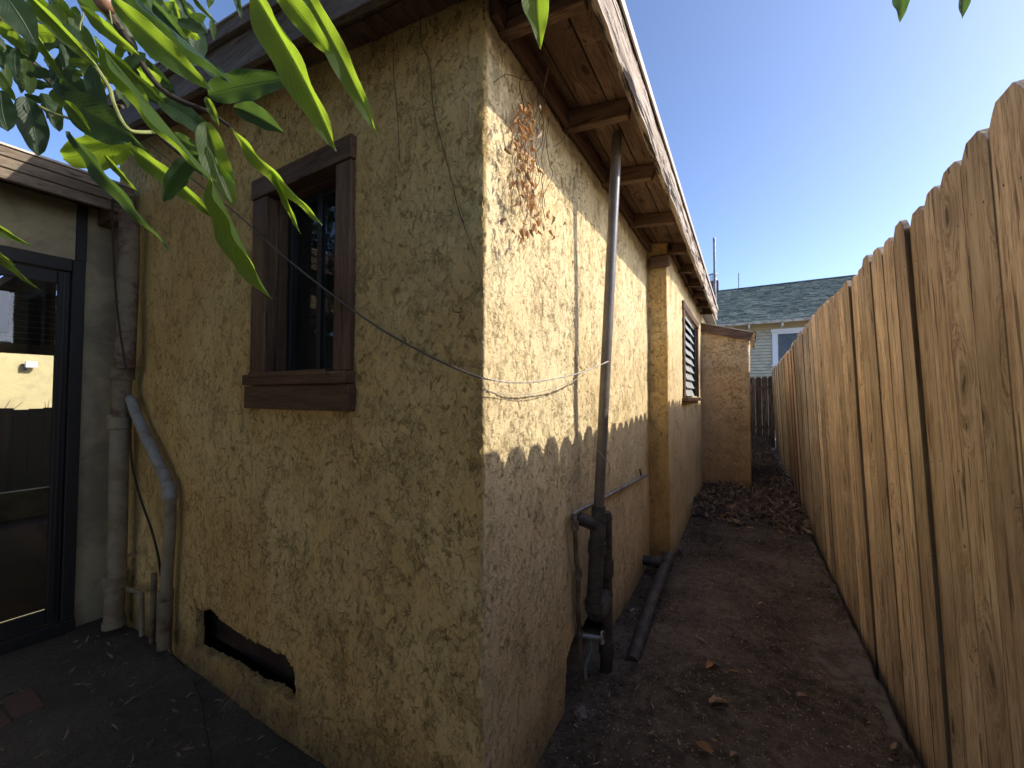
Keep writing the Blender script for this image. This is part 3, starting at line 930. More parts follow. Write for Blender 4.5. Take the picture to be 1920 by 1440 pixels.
for s_ in range(9):
    me = board_mesh(BW * (0.995 + 0.02 * random.random()), 2.34, 0.017, s_)
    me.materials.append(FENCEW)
    bmeshes.append(me)
def fence_x(y):
    return 0.500 + (0.012 * sin(y * 0.9)) + (0.0 if y < 4 else 0.155 * (y - 4) / 9)
def fence_top(y):
    return 0.637 + 0.03 * max(0, 1.5 - y) + 0.008 * sin(y * 1.7) + 0.13 * max(0, y - 1.2) / 12 + (0.0 if y < 4.1 else -0.03)
y = -3.1
i = 0
fboards = []
gaps = []
rnd = random.Random(3)
while y < 13.35:
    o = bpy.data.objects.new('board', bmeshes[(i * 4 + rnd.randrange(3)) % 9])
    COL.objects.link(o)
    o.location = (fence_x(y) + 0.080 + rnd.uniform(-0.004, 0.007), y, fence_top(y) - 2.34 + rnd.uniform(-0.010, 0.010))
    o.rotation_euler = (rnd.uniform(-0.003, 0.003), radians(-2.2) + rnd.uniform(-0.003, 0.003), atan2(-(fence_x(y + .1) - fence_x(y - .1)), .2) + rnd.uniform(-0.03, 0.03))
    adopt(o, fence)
    fboards.append(o)
    g = rnd.choice([0.002, 0.003, 0.0045, 0.006])
    gaps.append((y + BW / 2 + g / 2, i))
    y += BW + g
    i += 1
NB = i
for zz in (-1.0, -0.25, 0.42):
    hexa('rail', [(fence_x(-3) + .115 - .038 * zz, -3.2, zz), (fence_x(-3) + .150 - .038 * zz, -3.2, zz), (fence_x(13) + .15 - .038 * zz, 13.0, zz), (fence_x(13) + .115 - .038 * zz, 13.0, zz),
                  (fence_x(-3) + .115 - .038 * zz, -3.2, zz + .085), (fence_x(-3) + .150 - .038 * zz, -3.2, zz + .085), (fence_x(13) + .15 - .038 * zz, 13.0, zz + .085), (fence_x(13) + .115 - .038 * zz, 13.0, zz + .085)], FENCEW, fence)
for yy in (-2.6, -0.2, 2.2, 4.6, 7.0, 9.4, 11.8):
    box('post', fence_x(yy) + .155, fence_x(yy) + .245, yy - .045, yy + .045, -1.6, fence_top(yy) - 0.08, FENCEW, fence)

bbm = bmesh.new()
for gy, gi in gaps:            # unseen strips added behind the joints to stop sun leaking through
    fx = fence_x(gy) + 0.080
    zt = fence_top(gy) - 0.085
    if 3.25 < gy < 3.40: zt = 0.15
    def bp(z, dx, dy):
        return Vector((fx + dx - 0.0384 * (z + 1.49), gy + dy, z))
    pts = [bp(-1.6, .033, -.02), bp(-1.6, .043, -.02), bp(-1.6, .043, .02), bp(-1.6, .033, .02), bp(zt, .033, -.02), bp(zt, .043, -.02), bp(zt, .043, .02), bp(zt, .033, .02)]
    vs = [bbm.verts.new(p) for p in pts]
    for f in ((0, 3, 2, 1), (4, 5, 6, 7), (0, 1, 5, 4), (1, 2, 6, 5), (2, 3, 7, 6), (3, 0, 4, 7)):
        bbm.faces.new([vs[q] for q in f])
from_bm('sun_stop_strips', bbm, FENCEW, fence, kind='stuff')
nbm = bmesh.new()
for o in fboards:
    if o.location.y > 9 or o.location.y < 0.2: continue
    mw = o.matrix_basis
    for zz in (-0.96, -0.21, 0.46):
        zl = zz - o.location.z
        for yy in (-0.036, 0.034):
            c_ = mw @ Vector((-0.0032, yy + rnd.uniform(-.008, .008), zl + rnd.uniform(-.012, .012)))
            r_ = 0.0034
            vs = [nbm.verts.new(c_ + Vector((0, r_ * cos(a), r_ * sin(a)))) for a in [2 * pi * q / 8 for q in range(8)]]
            tp_ = nbm.verts.new(c_ + Vector((-0.0012, 0, 0)))
            for q in range(8):
                nbm.faces.new((vs[q], vs[(q + 1) % 8], tp_))
from_bm('nails', nbm, plain('nail_heads', (0.10, 0.085, 0.075), 0.5, metal=0.5), fence, kind='stuff')
# back fence across the end of the alley
bf = empty('back_fence', 'weathered dark board fence closing the far end of the alley', 'fence', (0.1, 13.15, GZ))
obm = []
for s_ in range(5):
    me = board_mesh(0.14, 1.95, 0.017, 40 + s_)
    me.materials.append(OLDW)
    obm.append(me)
for k in range(26):
    o = bpy.data.objects.new('board', obm[k % 5])
    COL.objects.link(o)
    x = 0.62 - k * 0.147
    o.location = (x, 13.15 + rnd.uniform(-.004, .004), 0.545 - 1.95 + rnd.uniform(-.012, .012))
    o.rotation_euler = (0, 0, radians(90) + rnd.uniform(-.02, .02))
    adopt(o, bf)
box('rail', -3.2, 0.7, 13.18, 13.22, -0.9, -0.82, OLDW, bf)
box('rail', -3.2, 0.7, 13.18, 13.22, 0.2, 0.28, OLDW, bf)

# ------------------------------------------------------------------ neighbour house beyond
nb = empty('neighbour_house', 'pale clapboard house with green shingle roof beyond the alley end', 'house', (1.0, 17, -1.3))
SIDING = plain('cream_siding', (0.60, 0.53, 0.37), 0.6, var=0.08, sc=3, bump=0.0005, dirt=(0.42, 0.39, 0.28), dsc=5)
WHITE = plain('white_trim', (0.78, 0.78, 0.76), 0.5, var=0.05)
TANW = plain('tan_frieze', (0.46, 0.38, 0.22), 0.7, var=0.12, sc=4)
bm = bmesh.new()
box_bm(bm, -1.4, 8.0, 17.02, 20.0, -1.4, 2.6)
from_bm('wall', bm, SIDING, nb)
# lap siding courses, window gap left open
sid_h = 0.112
for k in range(30):
    z0 = -0.85 + k * sid_h
    if z0 > 2.35:
        break
    segs = [(-1.35, 7.9)]
    if z0 + sid_h > 1.12:
        segs = [(-1.35, 0.86), (2.16, 7.9)]
    for a, b in segs:
        hexa('siding_board', [(a, 16.955, z0), (b, 16.955, z0), (b, 17.018, z0), (a, 17.018, z0),
                              (a, 17.005, z0 + sid_h - .010), (b, 17.005, z0 + sid_h - .010), (b, 17.018, z0 + sid_h - .010), (a, 17.018, z0 + sid_h - .010)], SIDING, nb)
box('skirt_board', -1.38, 7.92, 16.955, 17.018, -1.38, 0.72 - 0.0, SIDING, nb, 0.004)
bpy.data.objects.remove(bpy.data.objects['skirt_board'])
box('skirt_board', -1.38, 7.92, 16.95, 16.983, 0.74, 0.80, SIDING, nb, 0.004)
box('frieze_board', -1.38, 7.92, 16.97, 17.018, 2.385, 2.64, TANW, nb, 0.002)
nw = box('window', 0.86, 0.985, 16.93, 17.018, 1.12, 2.26, WHITE, nb, 0.004)
box('casing', 2.03, 2.15, 16.93, 17.018, 1.12, 2.26, WHITE, nw, 0.004)
box('head_casing', 0.82, 2.19, 16.92, 17.018, 2.263, 2.38, WHITE, nw, 0.004)
box('sill', 0.82, 2.19, 16.90, 17.018, 1.06, 1.118, WHITE, nw, 0.004)
box('sash', 0.988, 1.03, 16.96, 17.016, 1.12, 2.26, WHITE, nw, 0.003)
box('sash', 1.985, 2.028, 16.96, 17.016, 1.12, 2.26, WHITE, nw, 0.003)
box('sash', 1.032, 1.983, 16.96, 17.016, 2.20, 2.26, WHITE, nw, 0.003)
box('pane', 1.032, 1.983, 16.995, 17.0, 1.12, 2.198, glass_mat('neighbour_glass', (0.4, 0.45, 0.5), 0.55), nw, 0)
box('blind', 1.032, 1.983, 17.004, 17.017, 1.12, 2.198, plain('grey_blind', (0.28, 0.31, 0.33), 0.6), nw, 0)
# roof : deck plus courses of shingle tabs
EY, EZ, RY, RZ_ = 16.45, 2.60, 20.0, 4.66
sl_ = (RZ_ - EZ) / (RY - EY)
def nrz(y):
    return EZ + sl_ * (y - EY)
nr = hexa('roof', [(-1.1, EY, EZ - .05), (8.2, EY, EZ - .05), (8.2, RY, RZ_ - .05), (-1.1, RY, RZ_ - .05), (-1.1, EY, EZ), (8.2, EY, EZ), (8.2, RY, RZ_), (-1.1, RY, RZ_)], TANW, nb)
hexa('roof_slope', [(-1.1, RY, RZ_ - .05), (8.2, RY, RZ_ - .05), (8.2, 23.5, EZ - .05), (-1.1, 23.5, EZ - .05), (-1.1, RY, RZ_), (8.2, RY, RZ_), (8.2, 23.5, EZ), (-1.1, 23.5, EZ)], ROOFM, nr)
m = M('green_shingles')
c = m.coord()
sx = m.n('ShaderNodeMapping'); sx.inputs['Scale'].default_value = (4.2, 9, 1); m.set(sx.inputs[0], c)
wn_ = m.n('ShaderNodeTexWhiteNoise', noise_dimensions='3D')
fl = m.n('ShaderNodeVectorMath', operation='FLOOR'); m.set(fl.inputs[0], sx.outputs[0]); m.set(wn_.inputs[0], fl.outputs[0])
cc = m.mix((0.10, 0.12, 0.095), (0.235, 0.26, 0.215), wn_.outputs[0])
cc = m.mix(cc, (0.19, 0.20, 0.17), m.ramp(m.noise(c, 5, 5, 0.7), [(0.5, 0.0), (0.75, 0.5)]))
m.bsdf(cc, 0.9, m.bump(m.noise(c, 60, 4), 0.01), 0.15)
SHING = m.m
bm = bmesh.new()
rs = random.Random(5)
ncs = 32
for r_ in range(ncs):
    ya = EY - 0.03 + (RY - EY) * r_ / ncs
    yb = EY + (RY - EY) * (r_ + 1) / ncs
    x = -1.13 - rs.random() * 0.2
    x = max(x, -1.13)
    while x < 8.2:
        ww = rs.choice([0.16, 0.2, 0.24, 0.28])
        xe = min(x + ww, 8.22)
        j = rs.uniform(0, 0.035); t = 0.026 + rs.uniform(0, 0.02)
        y0_ = ya + j
        vs = [bm.verts.new(p) for p in ((x + .004, y0_, nrz(y0_) + .004), (xe - .004, y0_, nrz(y0_) + .004), (xe - .004, y0_, nrz(y0_) + .004 + t), (x + .004, y0_, nrz(y0_) + .004 + t),
                                        (xe - .004, yb, nrz(yb) + .006), (x + .004, yb, nrz(yb) + .006))]
        bm.faces.new((vs[0], vs[1], vs[2], vs[3])); bm.faces.new((vs[3], vs[2], vs[4], vs[5]))
        x = xe
from_bm('shingles', bm, SHING, nr, kind='stuff')
box('ridge_cap', -1.14, 8.22, RY - 0.08, RY + 0.08, RZ_ + 0.0, RZ_ + 0.04, SHING, nr, 0.01)
box('gutter', -1.12, 8.2, EY - 0.09, EY - 0.005, EZ - 0.075, EZ + 0.005, plain('pale_gutter', (0.55, 0.49, 0.38), 0.5, var=0.2, sc=4, dirt=(0.3, 0.22, 0.15), dsc=5), nr, 0.006)
for x in (-0.4, 0.13, 1.12, 2.11, 3.1, 4.1, 5.1, 6.1, 7.1):
    box('rafter_tail', x, x + 0.05, EY + 0.0, 16.95, EZ - 0.17, EZ - 0.08, WHITE if x > 0 else TANW, nr, 0.003)
chim = box('chimney', -1.42, -0.96, 19.9, 20.3, 3.4, 5.16, plain('dark_brick', (0.10, 0.085, 0.08), 0.9, var=0.5, sc=14, bump=0.004), nr, 0.01)
bm = bmesh.new()
for zz, r_ in ((5.165, 0.16), (5.31, 0.13)):
    tube_bm(bm, [(-1.19, 20.1, zz), (-1.19, 20.1, zz + 0.13)], r_, 18)
tube_bm(bm, [(-1.19, 20.1, 5.46), (-1.19, 20.1, 5.50), (-1.19, 20.1, 5.54)], [0.19, 0.17, 0.03], 18)
cc_ = from_bm('chimney_cap', bm, plain('bright_metal', (0.6, 0.6, 0.6), 0.35, metal=0.7), nr)
pole2 = tube('aerial_mast', [at(1385, 548, 1, 21.0), at(1385, 512, 1, 21.0)], 0.022, GALV, None, 8)
# carry the mast down to the rear slope
bpy.data.objects.remove(pole2)
pt = at(1385, 512, 1, 20.8)
pole2 = tube('aerial_mast', [(pt.x, 20.8, 3.9), pt], 0.022, GALV, None, 8)
tag(pole2, 'thin grey aerial mast standing behind the green shingle ridge', 'mast')

# ------------------------------------------------------------------ building on the left with the glazed door
lb = empty('patio_building', 'low cream building at left with dark framed glass door', 'building', (XL, 0, PZ))
DT = 0.803                     # door head
# walls round the door opening (door y from -0.65 to 0.80)
box('wall', XL - 0.10, XL, 0.826, YG - 0.012, PZ - 0.05, 1.20, CREAM, lb, 0.004)
box('wall', XL - 0.10, XL, -0.80, 0.822, DT + 0.035, 1.20, CREAM, lb, 0.004)
box('wall', XL - 0.10, XL, -3.2, -0.82, PZ - 0.05, 1.20, CREAM, lb, 0.004)
box('wall', -7.3, -7.2, -3.2, 0.55, PZ - 0.05, 1.2, CREAM, lb)
box('wall', -7.3, -7.2, 2.05, 3.4, PZ - 0.05, 1.2, CREAM, lb)
box('wall', -7.3, -7.2, 0.55, 2.05, 0.48, 1.2, CREAM, lb)
box('wall', -7.3, -7.2, 0.55, 2.05, PZ - 0.05, -1.10, CREAM, lb)
box('wall', -7.2, XL - 0.12, 3.3, 3.4, PZ - 0.05, 1.2, CREAM, lb)
box('wall', -7.2, XL - 0.10, -3.2, -3.1, PZ - 0.05, 1.2, CREAM, lb)
box('wall', XL - 0.24, XL - 0.14, 1.05, 3.3, PZ - 0.05, 1.2, CREAM, lb)
ROOMF = plain('brown_floor', (0.085, 0.045, 0.028), 0.9, var=0.25, sc=3)
box('room_floor', -7.2, XL - 0.052, -3.1, 3.3, PZ - 0.02, PZ + 0.015, ROOMF, lb)
dt = box('door_frame', XL - 0.05, XL + 0.028, 0.772, 0.828, -1.36, DT + 0.032, DARKFR, lb, 0.004)
box('post_trim', XL, XL + 0.020, 0.785, 0.832, DT + 0.034, 1.19, DARKFR, lb, 0.003)
box('door_head', XL - 0.05, XL + 0.028, -0.80, 0.770, DT - 0.045, DT + 0.032, DARKFR, lb, 0.004)
box('threshold', XL - 0.05, XL + 0.045, -0.80, 0.830, -1.43, -1.362, DARKFR, lb, 0.004)
door = box('door', XL - 0.03, XL + 0.010, 0.716, 0.768, -1.355, DT - 0.048, DARKFR, lb, 0.004)
box('door_stile', XL - 0.03, XL + 0.010, -0.78, -0.70, -1.355, DT - 0.048, DARKFR, door, 0.004)
box('door_rail', XL - 0.03, XL + 0.010, -0.698, 0.714, DT - 0.128, DT - 0.05, DARKFR, door, 0.004)
box('door_rail', XL - 0.03, XL + 0.010, -0.698, 0.714, -1.355, -1.27, DARKFR, door, 0.004)
box('bead', XL + 0.010, XL + 0.018, 0.736, 0.748, -1.30, DT - 0.06, BLACKFR, door, 0.002)
box('pane', XL - 0.012, XL - 0.006, -0.70, 0.715, -1.268, DT - 0.13, glass_mat('door_glass', (0.93, 0.95, 0.93), 0.97), door, 0)
# roller blind slats hung inside the upper part of the far opening
bl = None
for k in range(9):
    b = box('blind_slat', -6.4, -6.38, -0.3, 2.4, 0.52 + k * 0.062, 0.572 + k * 0.062, plain('slat_wood', (0.07, 0.045, 0.03), 0.6) if k == 0 else bpy.data.materials['slat_wood'], lb, 0.003)
box('far_window_frame', -7.19, -7.15, 0.50, 0.56, -1.1, 0.5, DARKFR, lb)
pn = box('notice', XL + 0.012, XL + 0.0135, 0.10, 0.535, 0.352, 0.585, plain('paper_white', (0.84, 0.87, 0.90), 0.7, var=0.04), None, 0)
tag(pn, 'white paper notice taped high on the glass door', 'notice')
pn.location.x = -0.014
# left fascia : three lapped boards under a thin cap
FX = XL + 0.25
lroof = hexa('roof', [(-7.4, -3.4, 1.30), (FX - .01, -3.4, 1.285), (FX - .01, YG - .03, 1.285), (-7.4, YG - .03, 1.30), (-7.4, -3.4, 1.33), (FX - .01, -3.4, 1.312), (FX - .01, YG - .03, 1.312), (-7.4, YG - .03, 1.33)], ROOFM, lb)
box('roof_rear', -7.4, XL - .13, YG - .02, 3.5, 1.21, 1.30, ROOFM, lb)
box('soffit', XL - 0.10, FX - 0.03, -3.4, YG - 0.02, 1.203, 1.225, BROWNW, lroof, 0.001)
box('fascia_board', FX - 0.025, FX + 0.002, -3.4, YG - 0.028, 1.135, 1.192, LAPW, lroof, 0.003)
box('fascia_board', FX - 0.022, FX + 0.010, -3.4, YG - 0.028, 1.194, 1.250, LAPW, lroof, 0.003)
box('fascia_board', FX - 0.020, FX + 0.018, -3.4, YG - 0.028, 1.252, 1.300, LAPW, lroof, 0.003)
box('cap_strip', FX - 0.04, FX + 0.026, -3.4, YG - 0.028, 1.302, 1.316, METAL, lroof, 0.002)
box('rafter_end', XL + 0.002, XL + 0.21, 0.88, 0.95, 1.09, 1.19, BROWNWX, lroof, 0.004)

yg = box('bounce_wall', -9.0, 5.0, -11.2, -11.0, -1.47, 1.6, plain('bounce_render', (0.66, 0.55, 0.34), 0.9, var=0.1, sc=5), None)  # unseen wall added behind the viewer to bounce sun onto the gable
tag(yg, 'unseen pale yellow bounce wall added behind the viewer', 'wall')
# sunlit wall and fence seen through the two windows of the left building
fw = box('yellow_wall', -10.1, -10.0, -3.0, 6.0, -1.47, 1.4, plain('sunny_render', (0.66, 0.55, 0.30), 0.9, var=0.1, sc=5, bump=0.004, dirt=(0.55, 0.46, 0.26), dsc=3), None)
tag(fw, 'sunlit yellow wall seen through the glass door', 'wall')
yf = empty('yard_fence', 'low dark picket fence seen through the glass door', 'fence', (-8.6, 1.4, -1.47))
for k in range(22):
    b = box('board', -0.01, 0.01, -0.068, 0.068, 0, 1.27 + 0.012 * (k % 3), plain('dark_board', (0.025, 0.024, 0.022), 0.8) if k == 0 else bpy.data.materials['dark_board'], None, 0.004)
    b.location = (-8.6, 0.2 + k * 0.135, -1.47)
    adopt(b, yf)
wl = empty('wall_lamp', 'small floodlight fixed on the sunlit yellow wall beyond the door', 'lamp', (-10, 1.62, 0.4))
p = at(45, 688, 0, -9.98)
box('bracket', -9.998, -9.95, p.y - .03, p.y + .03, p.z - .05, p.z + .05, GALV, wl)
box('head', -9.948, -9.86, p.y + .0, p.y + .12, p.z - .01, p.z + .09, WHITE, wl)
bm = bmesh.new()
rg = random.Random(11)
for k in range(45):
    y_ = rg.uniform(0.9, 2.6); z0 = -0.6; a = rg.uniform(-.25, .25); h_ = rg.uniform(0.25, 0.55)
    tube_bm(bm, [(-8.75, y_, z0), (-8.75, y_ + a * .3, z0 + h_ * .6), (-8.75, y_ + a, z0 + h_)], [.008, .006, .002], 4)
wg = from_bm('dry_weeds', bm, plain('weed', (0.28, 0.22, 0.10), 0.8), None, kind='stuff')
tag(wg, 'dry weeds growing up behind the dark picket fence', 'weeds')

# ------------------------------------------------------------------ pipes on the alley wall
vp = empty('vent_pipe', 'tall dark plumbing vent pipe rising from the alley floor to the soffit', 'pipe', (-0.59, 1.8, GZ))
T0 = Vector((-0.50, 1.845, soffit_z(-0.5) + 0.03)); T1 = Vector((-0.585, 1.80, -0.53))
tube('upper_pipe', [T0, T0.lerp(T1, 0.5), T1], 0.0235, ABS_UP, vp, 20)
def ax_pt(p, q, t): return p.lerp(q, t)
dn = (T1 - T0).normalized()
L1 = T1 + dn * 0.40
tube('coupling', [T1 - dn * 0.03, T1 + dn * 0.035], 0.031, ABS, vp, 20)
tube('tee', [T1 + dn * 0.03, T1 + dn * 0.17], 0.035, ABS, vp, 20)
tube('tee_hub', [T1 + dn * 0.13, T1 + dn * 0.185], 0.040, ABS, vp, 20)
bpt = T1 + dn * 0.06
tube('branch', [bpt, bpt + Vector((-0.05, -0.045, 0.03)), bpt + Vector((-0.11, -0.07, 0.045))], 0.030, ABS, vp, 18)
tube('lower_pipe', [T1 + dn * 0.17, L1], 0.034, ABS, vp, 20)
eb = L1 + Vector((0.0, 0.0, -0.04))
tube('elbow', spline([L1 - Vector((0, 0, .03)), L1 + Vector((0.0, 0.012, -0.055)), L1 + Vector((0.004, 0.06, -0.075)), L1 + Vector((0.006, 0.12, -0.045)), L1 + Vector((0.006, 0.15, -0.02))], 5), 0.037, ABS, vp, 18)
tube('elbow_hub', [L1 + Vector((0, 0, .0)), L1 + Vector((0, 0, -0.035))], 0.042, ABS, vp, 20)
q = L1 + Vector((0.006, 0.16, 0.0))
tube('cleanout_stack', [(q.x, q.y, -0.60), (q.x, q.y, -1.36)], 0.030, ABS, vp, 20)
tube('cleanout_cap', [(q.x, q.y, -0.598), (q.x, q.y, -0.565)], [0.034, 0.026], ABS, vp, 16)
tube('stack_hub', [(q.x, q.y, -0.80), (q.x, q.y, -0.87)], 0.037, ABS, vp, 20)
tube('stack_hub', [(q.x, q.y, -1.18), (q.x, q.y, -1.24)], 0.037, ABS, vp, 20)
tube('clip_wire', spline([T1 + Vector((.04, -.03, .30)), T1 + Vector((.035, .03, .27)), T1 + Vector((-.03, .045, .25)), T1 + Vector((-.045, -.02, .28)), T1 + Vector((.0, -.05, .30)), T1 + Vector((.05, 0, .22)), T1 + Vector((.02, .09, .16))], 6), 0.0013, WIREP, vp, 5)

cdp = empty('water_pipe', 'thin galvanised water line bent along the alley wall with a tap', 'pipe', (-0.64, 1.5, GZ))
c_r = at(1213, 890, 0, -0.645); c_k = at(1088, 957, 0, -0.645); c_d = at(1078, 985, 0, -0.645)
tube('pipe', spline([c_r, c_k.lerp(c_r, .04), at(1079, 962, 0, -0.645), c_d], 6), 0.0095, GALV, cdp, 12)
lowp = [c_d, at(1080, 1050, 0, -0.65), at(1085, 1075, 0, -0.65), at(1083, 1140, 0, -0.655), at(1087, 1190, 0, -0.66), at(1090, 1300, 0, -0.66)]
tube('riser', lowp, 0.010, RUSTP, cdp, 12)
for p in (c_d, lowp[2], lowp[4]):
    tube('fitting', [p + Vector((0, 0, .018)), p - Vector((0, 0, .018))], 0.016, GALV, cdp, 10)
p = at(1205, 893, 0, -0.645)
tube('hanger', [p + Vector((-.02, 0, .05)), p + Vector((-.01, 0, -.005)), p + Vector((.012, 0, -.008))], 0.006, STEMD, cdp, 8)
# tap
tp = lowp[4]
tube('tap_body', [tp, tp + Vector((.05, .02, -.005)), tp + Vector((.085, .035, -.008))], [.014, .012, .010], GALV, cdp, 10)
hb = bmesh.new()
hc = tp + Vector((.092, .038, -.006))
ring = [hc + Vector((0.004 * sin(3 * a), 0.024 * cos(a), 0.024 * sin(a))) for a in [2 * pi * k / 14 for k in range(15)]]
tube_bm(hb, ring, 0.005, 8, False)
for k in range(3):
    a = 2 * pi * k / 3
    tube_bm(hb, [hc, hc + Vector((0, .024 * cos(a), .024 * sin(a)))], 0.004, 6)
from_bm('tap_handle', hb, GALV, cdp, smooth=True)
tube('hose_stub', spline([tp + Vector((.045, .015, -.02)), tp + Vector((.05, .01, -.06)), tp + Vector((.035, -.02, -.11)), tp + Vector((.04, -.035, -.16))], 5), 0.006, plain('green_tube', (0.14, 0.22, 0.18), 0.5), cdp, 8)

dpz = GZ - 0.0
dp = empty('drain_pipe', 'black drain pipe lying on the dirt beside the wall step', 'pipe', (-0.53, 3.1, GZ))
tube('stub', [(-0.72, 3.15, -1.235), (-0.53, 3.20, -1.24)], 0.036, ABS, dp, 18)
tube('stub_hub', [(-0.61, 3.178, -1.238), (-0.565, 3.19, -1.239)], 0.043, ABS, dp, 18)
tube('tee', [(-0.515, 3.30, -1.225), (-0.52, 3.12, -1.235)], 0.043, ABS, dp, 18)
tube('pipe', [(-0.52, 3.15, -1.233), (-0.512, 2.6, -1.258), (-0.500, 2.05, -1.315)], 0.036, ABS, dp, 18)

# debris by the broken base
def crumple(name, c, s, mat, label, cat, seed, flat=0.5):
    bm = bmesh.new()
    bmesh.ops.create_icosphere(bm, subdivisions=3, radius=1)
    for v in bm.verts:
        n = noise.fractal(v.co * 1.3 + Vector((seed, 0, 0)), 1, 2.2, 4)
        v.co = v.co * (1 + 0.75 * n)
        v.co = Vector((v.co.x * s[0], v.co.y * s[1], v.co.z * s[2]))
    o = from_bm(name, bm, mat, None)
    o.location = c
    return tag(o, label, cat)
g = at(1088, 1338, 2, GZ - 0.01)
crumple('crumpled_rag', g, (.022, .03, .016), plain('rag', (0.20, 0.17, 0.15), 0.9), 'small grey crumpled rag below the tap', 'rag', 2)
g = at(1160, 1295, 2, GZ)
crumple('stone', g, (.014, .018, .010), plain('stone', (0.10, 0.085, 0.07), 0.9), 'small dark stone lying in the dirt right of the tap', 'stone', 8)
g = at(1278, 1036, 2, GZ + 0.02)
crumple('mortar_lump', g, (.03, .035, .045), CONC, 'pale mortar lump at the foot of the wall step', 'rubble', 5)

# ------------------------------------------------------------------ pipes in the left corner
YP = 0.925
dpipe = empty('soil_stack', 'thick stained cast pipe standing in the corner beside the door', 'pipe', (-3.26, YP, PZ))
P = lambda u, v, y=YP: at(u, v, 1, y)
tube('upper_pipe', [P(243, 398), P(241, 520), P(234, 690)], 0.048, RUSTP, dpipe, 20)
tube('hub', [P(230, 684), P(229, 712)], 0.057, RUSTP, dpipe, 20)
tube('tee', [P(229, 712), P(226, 782)], 0.046, RUSTP, dpipe, 20)
tube('hub', [P(224, 778), P(224, 804)], 0.055, CASTP, dpipe, 20)
tube('middle_pipe', [P(224, 804), P(222, 950), P(219, 1080)], 0.044, CASTP, dpipe, 20)
tube('hub', [P(216, 1076), P(216, 1102)], 0.058, CASTP, dpipe, 20)
tube('base_pipe', [P(215, 1100), P(214, 1168)], 0.047, CASTP, dpipe, 20)
tube('base_ring', [P(214, 1162), P(214, 1175)], 0.055, CASTP, dpipe, 20)
bp_ = empty('waste_pipe', 'bent grey waste pipe running from the thick stack down the gable', 'pipe', (-2.7, 0.95, PZ))
Q = lambda u, v: at(u, v, 1, 0.955)
tube('branch', spline([Q(236, 742), Q(247, 752), Q(256, 778), Q(284, 840), Q(305, 885), Q(316, 910)], 5), 0.027, GREYP, bp_, 16)
tube('hub', [Q(316, 905), Q(319, 936)], 0.033, GREYP, bp_, 16)
tube('lower_pipe', spline([Q(319, 930), Q(318, 1000), Q(314, 1060), Q(311, 1120)], 4), 0.027, CASTP, bp_, 16)
tube('hub', [Q(311, 1105), Q(311, 1125)], 0.033, RUSTP, bp_, 16)
tube('base_pipe', [Q(310, 1120), Q(308, 1215)], [0.034, 0.031], RUSTP, bp_, 16)
sm_ = empty('copper_line', 'small bent metal line between the two corner pipes near the patio', 'pipe', (-3.0, 0.96, PZ))
tube('pipe', [Q(240, 1104), Q(264, 1112), Q(266, 1118), Q(266, 1192)], 0.012, CASTP, sm_, 10)
tube('stub', [Q(240, 1042), Q(255, 1036)], 0.008, RUSTP, sm_, 8)
tube('riser', [Q(289, 1075), Q(287, 1150), Q(285, 1205)], 0.014, RUSTP, sm_, 10)

# ------------------------------------------------------------------ wires and cables
def wire(name, pts, r, mat, label, cat='wire', twist=None, n=8):
    ps = spline(pts, 8)
    bm = bmesh.new()
    if twist:
        for ph in (0, pi):
            qs = []
            for i, p in enumerate(ps):
                a = i * twist + ph
                qs.append(p + Vector((cos(a) * r * .9, 0, sin(a) * r * .9)))
            tube_bm(bm, qs, r, n)
    else:
        tube_bm(bm, ps, r, n)
    o = from_bm(name, bm, mat, None, smooth=True)
    return tag(o, label, cat)
yc = YG - 0.035
G = lambda u, v, d=yc: at(u, v, 1, d)
A = lambda u, v, d=XW + 0.02: at(u, v, 0, d)
pv = at(1145, 676, 0, -0.515)
wire('cable', [G(268, 262), G(350, 328), G(440, 398), G(520, 470), G(600, 535), G(700, 608), G(800, 665), G(860, 693), at(903, 709, 1, YG - 0.018)], 0.0036, WIREM,
     'dark cable drooping across the gable wall from the roof to the corner', 'cable')
cn = at(905, 709, 1, YG - 0.010)
wire('twisted_wire', [cn, A(925, 713, XW + .03), A(960, 717, -.63), A(1000, 716, -.60), A(1050, 708, -.575), A(1100, 695, -.55), at(1146, 675, 0, -.535)], 0.0018, WIREP,
     'pale twisted wire strung from the wall corner to the vent pipe', 'wire', twist=1.2, n=6)
wire('slack_wire', [A(905, 716, XW + .02), A(915, 732), A(950, 740), A(1000, 738, -.64), A(1050, 724, -.62), A(1090, 706, -.60), A(1120, 680, -.60), A(1148, 650, -.60), A(1180, 600, -.62), A(1205, 540, -.65), A(1213, 515, -.66)], 0.0014, WIREP,
     'slack thin wire sagging below the twisted wire then rising to the wall step', 'wire', n=5)
wire('dangling_wire', [at(212, 340, 1, .90), at(211, 420, 1, .86), at(215, 520, 1, .85), at(222, 600, 1, .85), at(236, 690, 1, .85)], 0.005, STEMD,
     'dark wire hanging in front of the upper corner pipe', 'wire')
wire('trailing_vine', [Q(244, 770), Q(246, 860), Q(262, 930), Q(283, 990), Q(296, 1040), Q(302, 1080)], 0.006, STEMD,
     'dark dead vine stem crossing from the thick pipe to the bent pipe', 'vine')
wire('crack_vine', [G(788, 20, YG - .012), G(790, 80, YG - .012), G(806, 120, YG - .012), G(812, 200, YG - .012), G(826, 260, YG - .012), G(842, 320, YG - .012), G(862, 400, YG - .012), G(888, 470, YG - .012), G(903, 520, YG - .012), G(906, 560, YG - .012)], 0.0012, STEMD,
     'long thin dark vine stem clinging to the gable near the corner', 'vine', n=5)
wire('thin_vine', [G(737, 60, YG - .010), G(738, 140, YG - .010), G(745, 210, YG - .010), G(749, 300, YG - .010)], 0.001, STEMD,
     'short thin dark stem on the gable right of the window head', 'vine', n=5)
